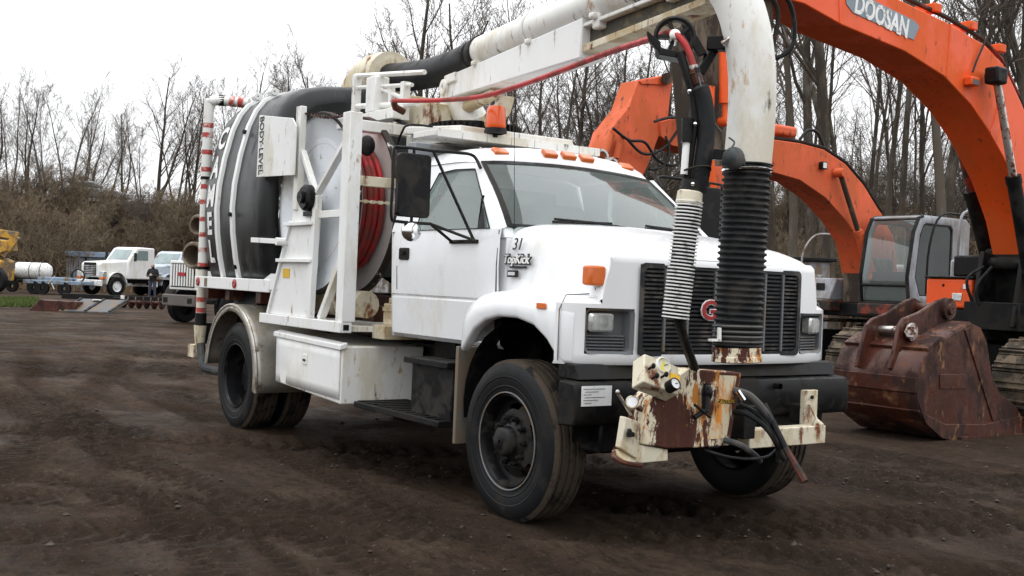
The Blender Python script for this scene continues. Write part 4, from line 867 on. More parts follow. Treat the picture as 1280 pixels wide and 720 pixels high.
# mounting arms, hoses, rod
ma = MB().bar(V((.93, .0, .60)), V((.93, .71, .60)), .10, .115).build('mounting_bar', creamrust, T, .006)
MB().box(.86, .90, .59, .715, .655, .88).build('mounting_tab', creamrust, T, .004)
for q in ((.75, .93, -.3, -.2, .55, .66), (.75, .90, .35, .45, .54, .655), (.75, 1.07, -.45, -.35, .62, .82), (.75, 1.07, -.15, -.05, .62, .82), (.76, .87, .60, .70, .66, .78)): MB().box(*q).build('mounting_bracket', blackd, T, .006)
MB().lathe([(0, .012), (.012, .012), (.012, .001)], (.90, .652, .835), X, 10).build('bolt', blackd, ma)
for i, pts in enumerate(([(918, 488, 6.35), (938, 495, 6.3), (960, 520, 6.3), (972, 550, 6.4), (974, 575, 6.5)], [(912, 515, 6.4), (935, 518, 6.3), (962, 540, 6.3), (980, 575, 6.4)], [(905, 550, 6.3), (925, 556, 6.3), (942, 568, 6.4), (950, 576, 6.5)], [(880, 562, 6.3), (915, 572, 6.3), (955, 572, 6.4), (972, 560, 6.5)], [(925, 505, 6.4), (950, 520, 6.3), (978, 560, 6.35)])):
    MB().tube(smooth_path([at(a, c, d=d) for a, c, d in pts], 6), (.021, .016, .018, .009, .012)[i], 9).build('hydraulic_hose', rubberg if i in (0, 2) else rubber, T)
MB().tube([at(922, 488, d=6.3), at(930, 500, d=6.3)], .016, 8).build('hose_fitting', chrome, T)
MB().tube([at(955, 505, d=6.35), at(982, 560, d=6.25)], .018, 8).build('rod', black, T)
MB().tube([at(982, 560, d=6.25), at(1006, 602, d=6.15)], [.018, .022], 8).build('rod_tip', dkred, T)
MB().tube(smooth_path([at(1012, 505, d=7.2), at(1022, 530, d=7.2), at(1018, 548, d=7.2)], 4), [.01] * 4 + [.04] * 5, 6).build('mud_guard_flap', creamrust, T)
# ------------------------------------------------------------------ excavators
def plane_prism(pts, x, w, name, mat, parent, bevel=.012):
    return fixn(MB().prism([at(a, c, x=x) for a, c in pts], (-w, 0, 0)).build(name, mat, parent, bevel))
def track(parent, xc, y0, y1, hgt=1.0, w=.6, n=46):
    """crawler track running along y"""
    r = hgt / 2; path = []
    L = (y1 - y0 - 2 * r); per = 2 * L + 2 * math.pi * r
    def pos(s):
        s %= per
        if s < L: return V((xc, y0 + r + s, hgt)), V((0, 0, 1))
        s -= L
        if s < math.pi * r: a = math.pi / 2 - s / r; n_ = V((0, math.cos(a), math.sin(a))); return V((xc, y1 - r, r)) + n_ * r, n_
        s -= math.pi * r
        if s < L: return V((xc, y1 - r - s, 0)), V((0, 0, -1))
        s -= L; a = -math.pi / 2 - s / r; n_ = V((0, math.cos(a), math.sin(a))); return V((xc, y0 + r, r)) + n_ * r, n_
    bd = MB().box(xc - w * .28, xc + w * .28, y0 + .25, y1 - .25, .22, hgt - .2)
    for yy in (y0 + r, y1 - r): bd.lathe([(-w * .2, .05), (-w * .2, r - .07), (w * .2, r - .07), (w * .2, .05)], (xc, yy, r), X, 22)
    for k in range(7): bd.lathe([(-w * .24, .02), (-w * .24, .13), (w * .24, .13), (w * .24, .02)], (xc, y0 + r + .25 + k * (L - .5) / 6, .2), X, 12)
    tr = bd.build('track_frame', blackd, parent, .01)
    sh_ = []
    me0 = None
    for i in range(n):
        p, n_ = pos(per * (i + .5) / n); t = X.cross(n_); pitch = per / n
        b = MB().obox(p - n_ * .02, X * w / 2, t * pitch * .47, n_ * .018).obox(p + n_ * .012 + t * pitch * .3, X * w / 2, t * .012, n_ * .02).obox(p + n_ * .006, X * w / 2, t * .01, n_ * .014)
        b.build('track_shoe', tshoe, tr, smooth=False)
    return tr
tshoe = M('track_steel', (.13, .11, .09), .5, metal=.4, var=.3, dirt=[((.05, .04, .03), .6, 3, None), ((.17, .13, .09), .3, 6, None)])
def ram(p, q, r, fr, parent, rodm, barm, name='boom_cylinder'):
    """hydraulic ram: barrel from p to fr of the way, rod to q"""
    p, q = V(p), V(q); m = p.lerp(q, fr)
    br = MB().cyl(p, m, r, 16).lathe([(-.05, r * 1.12), (.05, r * 1.12)], m - (q - p).normalized() * .05, q - p, 16).build(name, barm, parent)
    MB().cyl(m, q, r * .55, 12).build('rod', rodm, br)
    _, u, w = frame(q - p)
    MB().cyl(q - X * r * 1.2, q + X * r * 1.2, r * .95, 14).build('pin', barm, br); MB().cyl(p - X * r * 1.2, p + X * r * 1.2, r * 1.1, 14).build('pin', barm, br)
    return br
# --- excavator with the lettered boom
E1 = thing('crawler_excavator', 'bright orange crawler excavator with lettered grey badge on its raised boom', 'excavator', (-2.7, 9.4, 0), 'orange excavators parked side by side')
BX = -2.05
top = [(1300, 190), (1278, 131), (1254, 80), (1229, 55), (1186, 29), (1125, 0), (1060, -36), (985, -75), (940, -78)]
low = [(905, -48), (915, -20), (945, -12), (1006, 5), (1052, 31), (1131, 64), (1180, 95), (1214, 131), (1235, 162), (1254, 196), (1268, 225), (1285, 275), (1296, 330), (1330, 345), (1335, 290)]
boom1 = plane_prism(top + low, BX, .58, 'boom', orange, E1)
bt = [(1296, 186), (1275, 128), (1251, 77), (1227, 52), (1184, 26), (1123, -3)]
MB().tube([at(a, c - 4, x=BX - .12) for a, c in bt], .028, 7).tube([at(a, c - 4, x=BX - .28) for a, c in bt], .028, 7).build('boom_pipe', dkred, E1)
for a, c in ((1241, 64), (1205, 36), (1160, 14)): MB().obox(at(a, c - 2, x=BX - .2), Y * .07, X * .14, Z * .05).build('pipe_clamp', orange, boom1, .01)
MB().tube([at(a, c, x=BX + .03) for a, c in ((1232, 50), (1227, 62), (1220, 78), (1216, 90))], .012, 6).build('lamp_cable', dkred, boom1)
lm = at(1215, 102, x=BX + .06); wl_ = MB().obox(lm, Y * .085, X * .05, Z * .05).build('boom_lamp', orange, E1, .012); MB().obox(lm + V((.052, 0, -.012)), Y * .06, X * .004, Z * .03).build('lens', greypl, wl_)
sg = [(1056, -17), (1143, 26), (1149, 33), (1142, 50), (1066, 16), (1058, 5)]
pp = [at(a, c, x=BX + .004) for a, c in sg]
sgn = MB().prism(pp, (.004, 0, 0)).build('badge', signgrey, boom1)
o_ = at(1103, 21.5, x=BX + .011); r_ = (at(1146, 41, x=BX) - at(1062, -1.5, x=BX)).normalized(); u_ = (V((1, 0, 0)).cross(r_)).normalized()
text('DOOSAN', 'badge_lettering', .30, whiteletter, sgn, o_ + u_ * .0, r_, u_, .002, bold=.009, wid=.74)
for q in ([(1188, 30), (1186, 60), (1183, 96)], [(1052, -40), (1049, 0), (1050, 29)], [(1256, 84), (1248, 130), (1238, 165)]):
    MB().tube([at(a, c, x=BX + .001) for a, c in q], .011, 6).build('weld_seam', orange, boom1)
# stick hanging down behind the truck
stk = plane_prism([(872, -60), (960, -60), (968, 30), (950, 120), (935, 230), (932, 296), (890, 298), (882, 240), (872, 120), (866, 30)], BX - .12, .34, 'stick', mottled, E1)
ram(at(905, 60, x=BX + .0), at(906, 152, x=BX + .0), .05, .75, E1, orange, orange, 'bucket_cylinder')
MB().tube([at(888, 108, x=BX - .05), at(886, 160, x=BX - .05), at(888, 215, x=BX - .05), at(891, 250, x=BX - .05)], .045, 8).build('stick_rail', orange, E1)
MB().prism([at(a, c, x=BX - .07) for a, c in ((884, 208), (908, 208), (905, 268), (886, 268))], (-.1, 0, 0)).build('link_arm', orange2, E1, .01)
MB().cyl(at(896, 288, x=BX), at(896, 288, x=BX - .5), .075, 16).build('bucket_pin', orange, E1)
MB().cyl(at(900, 270, x=BX - .02), at(900, 270, x=BX - .5), .11, 16).build('link_pin', blackd, E1)
MB().cyl(at(930, -30, x=BX + .06), at(930, -30, x=BX - .65), .13, 18).build('boom_pin', blackd, E1)
MB().tube(smooth_path([at(960, -30, x=BX + .1), at(985, 0, x=BX + .14), at(993, 30, x=BX + .14), at(990, 58, x=BX + .12), at(972, 72, x=BX + .05), at(960, 66, x=BX)], 6), .024, 8).build('hydraulic_hose', rubber, E1)
MB().tube(smooth_path([at(945, -30, x=BX + .02), at(972, 12, x=BX), at(966, 60, x=BX - .05)], 6), .024, 8).build('hydraulic_hose', dkred, E1)
# boom rams
ram(at(1292, 372, x=BX + .16), at(1245, 95, x=BX + .16), .085, .56, E1, brightsteel, blackd)
MB().obox(at(1245, 95, x=BX + .2), Y * .11, X * .09, Z * .10).build('ram_head', blackd, E1, .03, seg=3)
ram(at(1240, 342, x=BX - .78), at(1192, 150, x=BX - .78), .10, .55, E1, dkred, blackd)
# upper structure
MB().box(-3.95, -1.35, 8.35, 12.2, 1.18, 1.42).build('turntable_deck', blackd, E1, .02)
tbx = MB().hexa([(x, y, z) for z in (1.40, 1.79) for x, y in ((-3.36, 8.0), (-2.68, 8.0), (-2.68, 9.1), (-3.36, 9.1))]).build('tool_box', orange, E1, .03, seg=3)
MB().box(-3.34, -2.70, 8.02, 9.1, 1.12, 1.39).build('tool_box_base', blackd, E1, .02)
MB().box(-2.80, -2.72, 7.985, 8.01, 1.66, 1.72).build('label', whiteletter, tbx)
MB().box(-2.96, -2.82, 7.988, 8.002, 1.50, 1.60).build('lamp', lampglass, tbx, .006)
MB().lathe([(0, .02), (.01, .015), (.012, .002)], (-3.1, 8.0, 1.70), -Y, 10).build('lock', blackd, tbx)
MB().box(-3.38, -2.66, 7.98, 9.12, 1.792, 1.82).build('tool_box_lid', blackd, tbx, .01)
hs_ = MB().box(-3.9, -2.9, 9.32, 11.6, 1.42, 2.1).build('side_panel', greycab, E1, .04)
MB().box(-3.3, -2.75, 8.5, 9.6, 1.83, 2.12).build('hood_panel', blackd, E1, .03)
MB().box(-3.95, -1.35, 11.6, 12.9, 1.25, 2.5).build('counterweight', orange, E1, .12, seg=3)
MB().box(-2.75, -2.0, 8.35, 8.8, 1.42, 2.2).build('boom_foot', blackd, E1, .03)
MB().cyl((-2.62, 8.2, 2.0), (-1.9, 8.2, 2.0), .09, 14).prism([(-2.62, 7.85, 1.2), (-2.62, 8.6, 1.2), (-2.62, 8.4, 2.1), (-2.62, 8.05, 2.15)], (.06, 0, 0)).prism([(-2.0, 7.75, 1.2), (-2.0, 8.6, 1.2), (-2.0, 8.4, 2.15), (-2.0, 7.95, 2.25)], (.06, 0, 0)).box(-2.66, -1.9, 7.8, 8.2, 1.15, 1.5).build('boom_bracket', blackd, E1, .01)
cbm = MB().hexa([(-1.85, 8.4, 1.42), (-1.35 + .45, 8.4, 1.42), (-.9, 10.2, 1.42), (-1.85, 10.2, 1.42), (-1.85, 8.7, 3.05), (-.98, 8.7, 3.05), (-.98, 10.15, 3.05), (-1.85, 10.15, 3.05)]).build('cab', greycab, E1, .06, seg=3)
MB().add([(-1.8, 8.43, 1.7), (-.95, 8.43, 1.7), (-1.02, 8.67, 2.95), (-1.8, 8.67, 2.95)], [(0, 1, 2, 3)]).build('front_window', darkglass, cbm, smooth=False)
MB().add([(-.90, 8.6, 2.0), (-.90, 9.9, 2.0), (-.96, 9.9, 2.92), (-.96, 8.75, 2.92)], [(0, 1, 2, 3)]).build('side_window', darkglass, cbm, smooth=False)
for x in (-3.3, -2.75): MB().tube(smooth_path([(x, 8.6, 1.85), (x, 8.62, 2.5), (x, 8.8, 2.75), (x, 9.6, 2.75), (x, 9.8, 2.1)], 4), .02, 6).build('hand_rail', greycab, E1)
MB().cyl((-2.7, 9.6, .95), (-2.7, 9.6, 1.2), .7, 28).build('slewing_ring', blackd, E1)
MB().box(-3.6, -1.8, 8.6, 10.6, .5, .98).build('undercarriage', blackd, E1, .05)
for xc in (-1.50, -3.95): track(E1, xc, 7.08, 11.6, 1.06, .6)
for k in range(2): MB().tube(smooth_path([(-2.5 + .12 * k, 7.95, 1.95), (-2.6 + .13 * k, 7.75, 1.75 - .1 * k), (-2.5 + .1 * k, 7.9, 1.3)], 5), .02, 7).build('hydraulic_hose', rubber, E1)
# --- grey cabbed excavator behind
E2 = thing('crawler_excavator', 'faded orange crawler excavator with grey cab and bucketless folded stick', 'excavator', (-8.4, 14.6, 0), 'orange excavators parked side by side')
BX2 = -8.3
up2 = [(1118, 300), (1102, 267), (1097, 260), (1080, 232), (1057, 205), (1030, 187), (1000, 179), (965, 174), (920, 163), (880, 153), (840, 148)]
lo2 = [(826, 152), (826, 170), (840, 182), (880, 190), (920, 203), (965, 215), (1000, 225), (1032, 247), (1057, 275), (1075, 302), (1082, 335), (1090, 372), (1125, 372)]
boom2 = plane_prism(up2 + lo2, BX2, .60, 'boom', orange2, E2)
MB().tube([at(a, c - 2, x=BX2 - .1) for a, c in up2[1:8]], .035, 7).tube([at(a, c - 2, x=BX2 - .3) for a, c in up2[1:8]], .035, 7).build('boom_pipe', blackd, E2)
MB().obox(at(978, 164, x=BX2 - .2), Y * .3, X * .12, Z * .1).build('valve_cover', orange2, boom2, .06, seg=3)
MB().tube(smooth_path([at(1000, 174, x=BX2 - .2), at(1010, 163, x=BX2 - .2), at(1022, 166, x=BX2 - .2), at(1030, 184, x=BX2 - .2)], 5), .03, 7).build('hydraulic_hose', rubber, E2)
l2 = at(1029, 207, x=BX2 + .06); b2 = MB().obox(l2, Y * .07, X * .05, Z * .07).build('boom_lamp', blackd, E2, .01); MB().obox(l2 + V((.052, -.01, 0)), Y * .05, X * .005, Z * .05).build('lens', lampglass, b2)
ram(at(1090, 345, x=BX2 + .14), at(1050, 216, x=BX2 + .14), .09, .45, E2, mottled, orange2)
ram(at(1066, 352, x=BX2 - .75), at(1038, 258, x=BX2 - .75), .10, .62, E2, brightsteel, orange2)
stick2 = plane_prism([(798, 100), (834, 93), (842, 98), (838, 118), (835, 149), (823, 172), (811, 205), (798, 232), (768, 214), (755, 188), (763, 163), (786, 134)], BX2 - .05, .46, 'stick', orange2, E2)
plane_prism([(800, 101), (834, 94), (836, 106), (802, 105)], BX2 - .02, .52, 'stick_flange', orange2, stick2, .008)
MB().cyl(at(834, 98, x=BX2 + .1), at(834, 98, x=BX2 - .6), .10, 14).build('stick_pin', mottled, E2)
ram(at(884, 122, x=BX2 - .3), at(836, 98, x=BX2 - .3), .07, .45, E2, brightsteel, blackd, 'stick_cylinder')
for a, c, a2, c2 in ((765, 168, 757, 190), (776, 172, 770, 198)): MB().tube([at(a, c, x=BX2 + .05), at(a2, c2, x=BX2 + .05)], .055, 10).build('link_cylinder', orange2, E2)
for pts in ([(766, 160), (786, 175), (806, 178), (822, 200), (845, 206), (860, 185)], [(785, 175), (800, 190), (815, 192), (835, 180), (855, 150)], [(812, 212), (828, 208), (836, 190), (832, 170)], [(818, 152), (838, 147), (862, 149)]):
    MB().tube(smooth_path([at(a, c, x=BX2 + .12) for a, c in pts], 6), .025, 7).build('hydraulic_hose', rubber, E2)
MB().lathe([(0, .14), (.06, .14), (.06, .10), (0, .10)], at(750, 197, x=BX2 + .1), X, 16, close=True).lathe([(0, .11), (.06, .11), (.06, .07), (0, .07)], at(763, 205, x=BX2 + .15), X, 16, close=True).build('hook_ring', brightsteel, E2)
# cab
cx0, cx1, cy0, cy1, cz0, cz1 = -8.02, -6.98, 12.72, 14.55, 1.40, 3.06
cab2 = MB()
A2 = [(cy0 + .02, cz0), (cy0 - .06, 1.9), (cy0 + .08, 2.75), (cy0 + .22, cz1 - .04), (cy0 + .34, cz1), (cy1 - .1, cz1), (cy1, cz1 - .08), (cy1, cz0)]
I2 = [(cy0 + .30, cz0 + .16), (cy0 + .14, 1.9), (cy0 + .24, 2.7), (cy0 + .34, cz1 - .17), (cy0 + .42, cz1 - .13), (cy1 - .62, cz1 - .13), (cy1 - .55, cz1 - .2), (cy1 - .55, cz0 + .16)]
for x in (cx0, cx1): cab2.ring([(x, y, z) for y, z in A2], [(x, y, z) for y, z in I2])
cab2.grid([[(x, y, z) for x in (cx0, cx1)] for y, z in A2[3:]])
c2 = cab2.build('cab', greycab, E2, .03, solid=.05)
MB().grid([[(x, y - .012, z) for x in (cx0 + .04, cx1 - .04)] for y, z in [(cy0 + .0, cz0 + .05), (cy0 - .06, 1.9), (cy0 + .08, 2.75), (cy0 + .20, cz1 - .08)]]).build('front_window', wsglass, c2)
fr_ = MB()
for x in (cx0, cx1): fr_.tube([(x, y - .015, z) for y, z in A2[:5]], .035, 8)
for y, z in (A2[0], (cy0 - .04, 1.74), A2[4]): fr_.tube([(cx0, y - .01, z), (cx1, y - .01, z)], .03, 8)
fr_.build('window_frame', black, c2)
MB().box(cx0 + .03, cx1 - .03, cy0 + .02, cy0 + .05, cz0, 1.72).build('lower_front_panel', darkglass, c2)
MB().add([(cx1 - .01, y, z) for y, z in I2], [tuple(range(8))]).build('door_window', darkglass, c2, smooth=False)
MB().ring([(cx1 + .012, y, z) for y, z in I2], [(cx1 + .012, .96 * y + .04 * 13.5, .96 * z + .04 * 2.2) for y, z in I2]).build('door_seal', black, c2)
MB().box(cx1 - .012, cx1 + .004, cy1 - .50, cy1 - .06, 2.05, 2.9).build('rear_side_window', darkglass, c2)
MB().box(cx0 + .25, cx1 - .3, 13.4, 13.95, 1.45, 1.95).box(cx0 + .25, cx1 - .3, 13.85, 14.05, 1.9, 2.6).build('seat', seatm, c2, .06)
MB().box(cx0 + .1, cx1 - .1, cy0 + .15, cy0 + .3, 1.5, 2.0).cyl((cx0 + .2, cy0 + .3, 1.5), (cx0 + .2, cy0 + .35, 2.1), .02, 6).build('console', black, c2)
MB().tube(smooth_path([(cx1 + .12, cy0 + .35, 1.6), (cx1 + .12, cy0 + .4, 2.5), (cx1 + .12, cy0 + .75, cz1 + .05), (cx1 + .1, cy1 - .1, cz1 + .06)], 4), .022, 7).build('hand_rail', blackd, c2)
MB().tube([(cx1 + .1, cy1 - .1, cz1 + .06), (cx1 + .1, cy1 + .3, cz1 + .55)], .022, 7).build('hand_rail', ltgrey, c2)
MB().box(cx0 - .05, cx1 + .05, cy0 - .08, cy1 + .1, 1.16, 1.39).build('cab_floor', dkred, c2, .03)
MB().box(-9.75, -6.95, 14.6, 17.6, 1.2, 2.2).build('engine_house', greycab, E2, .08, seg=3)
MB().box(-9.75, -6.95, 13.2, 14.6, 1.1, 1.38).build('turntable_deck', blackd, E2, .03)
MB().box(-9.8, -6.9, 17.6, 18.7, 1.2, 2.4).build('counterweight', orange2, E2, .12, seg=3)
t2 = MB().hexa([(-9.75, 12.9, 1.42), (-8.95, 12.9, 1.42), (-8.95, 14.2, 1.42), (-9.75, 14.2, 1.42), (-9.75, 13.1, 1.86), (-8.95, 13.1, 1.86), (-8.95, 14.2, 1.86), (-9.75, 14.2, 1.86)]).build('tool_box', greycab, E2, .03)
for x in (-9.55, -9.25): MB().obox((x, 12.98, 1.68), X * .1, Y * .012 , Z * .07).build('vent', black, t2)
MB().box(-9.78, -8.92, 12.88, 14.2, 1.2, 1.40).build('step_guard', dkred, E2, .02)
MB().tube(smooth_path([(-9.7, 12.9, 1.9), (-9.7, 12.95, 2.4), (-9.7, 13.3, 2.75), (-9.7, 13.9, 2.8)], 4), .02, 6).build('hand_rail', ltgrey, E2)
MB().box(-8.9, -8.25, 13.2, 14.0, 1.35, 2.3).build('boom_foot', mottled, E2, .05)
MB().cyl((-8.4, 15.2, .9), (-8.4, 15.2, 1.2), .7, 24).box(-9.3, -7.5, 14.2, 16.2, .45, .92).build('undercarriage', blackd, E2, .03)
for xc in (-7.25, -9.55): track(E2, xc, 12.5, 17.4, 1.0, .6, 44)
# ------------------------------------------------------------------ digging bucket on the ground
Wv = (RH * -.60 + FH * .80).normalized(); Sv = V((-Wv.y, Wv.x, 0)); Sv = Sv if Sv.dot(RH) > 0 else -Sv
org = at(1165, 552, z=0)
def bk(px, py):                                   # pixel on the near side plate's plane
    r = CD + CR * ((px - 640) / CF) - CU * ((py - 360) / CF); return CC + r * ((org - CC).dot(Wv) / r.dot(Wv))
BW = 1.04
BK = thing('digging_bucket', 'rust brown excavator digging bucket lying on the mud with empty mounting ears', 'bucket', (org + Wv * BW * .5) * 1.0)
BK.location.z = 0
side = [(1214, 404), (1226, 410), (1234, 428), (1240, 470), (1250, 492), (1270, 508), (1282, 528), (1276, 546), (1215, 553), (1178, 545), (1156, 526), (1146, 498), (1147, 470), (1156, 445), (1180, 424)]
for k in (0, 1):
    fixn(MB().prism([bk(*q) + Wv * (BW * k - (.03 if k else 0)) for q in side], Wv * .03).build('side_plate', rustmetal, BK, .006))
shell = [(1282, 528), (1276, 548), (1215, 554), (1178, 546), (1156, 527), (1146, 498), (1147, 470), (1156, 445), (1180, 424), (1214, 404)]
P = [bk(*q) for q in shell]
MB().grid([[p + Wv * .01 for p in P], [p + Wv * (BW - .01) for p in P]]).build('shell', rustmetal, BK, ang=25, solid=.035)
def strip(q0, q1, name, out=.03):
    a, c = bk(*q0), bk(*q1); d = (c - a); n_ = d.cross(Wv).normalized(); ctr = (bk(1200, 480)); n_ = n_ if n_.dot(a - ctr) > 0 else -n_
    MB().hexa([a, c, c + Wv * BW, a + Wv * BW, a + n_ * out, c + n_ * out, c + Wv * BW + n_ * out, a + Wv * BW + n_ * out]).build(name, rustmetal, BK, .008)
strip((1147, 472), (1146, 492), 'wear_strip'); strip((1150, 512), (1157, 526), 'wear_strip'); strip((1160, 440), (1178, 425), 'wear_strip', .045)
MB().prism([bk(1205, 412) - Wv * .015, bk(1212, 409) - Wv * .015, bk(1248, 520) - Wv * .015, bk(1240, 526) - Wv * .015], Wv * .02).build('side_brace', rustmetal, BK, .004)
MB().prism([bk(1174, 468) - Wv * .012, bk(1206, 468) - Wv * .012, bk(1208, 486) - Wv * .012, bk(1174, 486) - Wv * .012], Wv * .015).build('wear_pad', rustmetal, BK, .004)
MB().prism([bk(1150, 515) - Wv * .02, bk(1180, 530) - Wv * .02, bk(1230, 530) - Wv * .02, bk(1276, 520) - Wv * .02, bk(1280, 545) - Wv * .02, bk(1215, 556) - Wv * .02, bk(1176, 548) - Wv * .02, bk(1156, 530) - Wv * .02], Wv * .025).build('wear_plate', rustmetal, BK, .006)
for k in range(6):
    c = bk(1281, 535) + Wv * (.06 + k * (BW - .12) / 5); MB().hexa([c - Wv * .05 - Z * .04, c + Sv * .05 - Wv * .05 - Z * .05, c + Sv * .05 + Wv * .05 - Z * .05, c + Wv * .05 - Z * .04, c - Wv * .05 + Z * .04, c + Sv * .22 - Wv * .03 - Z * .03, c + Sv * .22 + Wv * .03 - Z * .03, c + Wv * .05 + Z * .04]).build('tooth', rustmetal, BK, .006)
for a, c in ((1200, 553), (1224, 555), (1248, 553), (1270, 549)): MB().obox(bk(a, c) - Wv * .02 + Z * .02, Sv * .075, Wv * .045, Z * .05).build('side_cutter', rustmetal, BK, .006)
# mounting ears: traced on their own planes
def bkp(px, py, w):
    o2 = org + Wv * w; r = CD + CR * ((px - 640) / CF) - CU * ((py - 360) / CF); return CC + r * ((o2 - CC).dot(Wv) / r.dot(Wv))
near_ear = [(1112, 461), (1118, 440), (1124, 408), (1130, 398), (1150, 390), (1172, 376), (1184, 372), (1194, 378), (1195, 390), (1186, 402), (1165, 418), (1140, 440), (1120, 462)]
far_ear = [(1071, 459), (1078, 430), (1084, 406), (1092, 398), (1112, 390), (1132, 376), (1144, 372), (1153, 378), (1154, 390), (1146, 402), (1125, 418), (1100, 440), (1078, 460)]
for q, w in ((near_ear, .30), (far_ear, .70)): fixn(MB().prism([bkp(a, c, w) for a, c in q], Wv * .045).build('mounting_ear', rustmetal, BK, .012))
MB().cyl(bkp(1138, 415, .20), bkp(1138, 415, .31), .065, 6).lathe([(0, .10), (.03, .10), (.03, .04)], bkp(1138, 415, .28), -Wv, 18).build('pin_boss', brightsteel, BK, .004)
MB().cyl(bkp(1138, 413, .32), bkp(1098, 412, .72), .045, 16).build('pin', brightsteel, BK)
MB().lathe([(0, .12), (.05, .12), (.05, .07), (.08, .06), (.08, .01)], bkp(1183, 386, .30), -Wv, 20).build('pin_boss', rustmetal, BK)
MB().cyl(bkp(1183, 386, .30), bkp(1143, 385, .74), .06, 16).build('pin', rustmetal, BK)
MB().prism([bkp(1076, 455, .70), bkp(1094, 448, .70), bkp(1096, 470, .70), bkp(1086, 485, .70), bkp(1078, 474, .70)], Wv * .05).build('lifting_eye', rustmetal, BK, .01)
# ------------------------------------------------------------------ things standing between truck and excavators
gcb = thing('equipment_cabinet', 'dark grey steel equipment cabinet standing beyond the white truck hood', 'cabinet', at(1010, 372, d=30) * 1.0); gcb.location.z = 0
L = gcb.location
MB().obox(L + Z * 1.2, RH * .45, FH * .4, Z * 1.2).build('body', bluesheet, gcb, .03)
MB().obox(L + Z * 2.45, RH * .6, FH * .5, Z * .05).build('top', blackd, gcb, .02)
MB().obox(L + Z * 1.5 - FH * .405, RH * .28, FH * .01, Z * .55).build('door', ltgrey, gcb, .01)
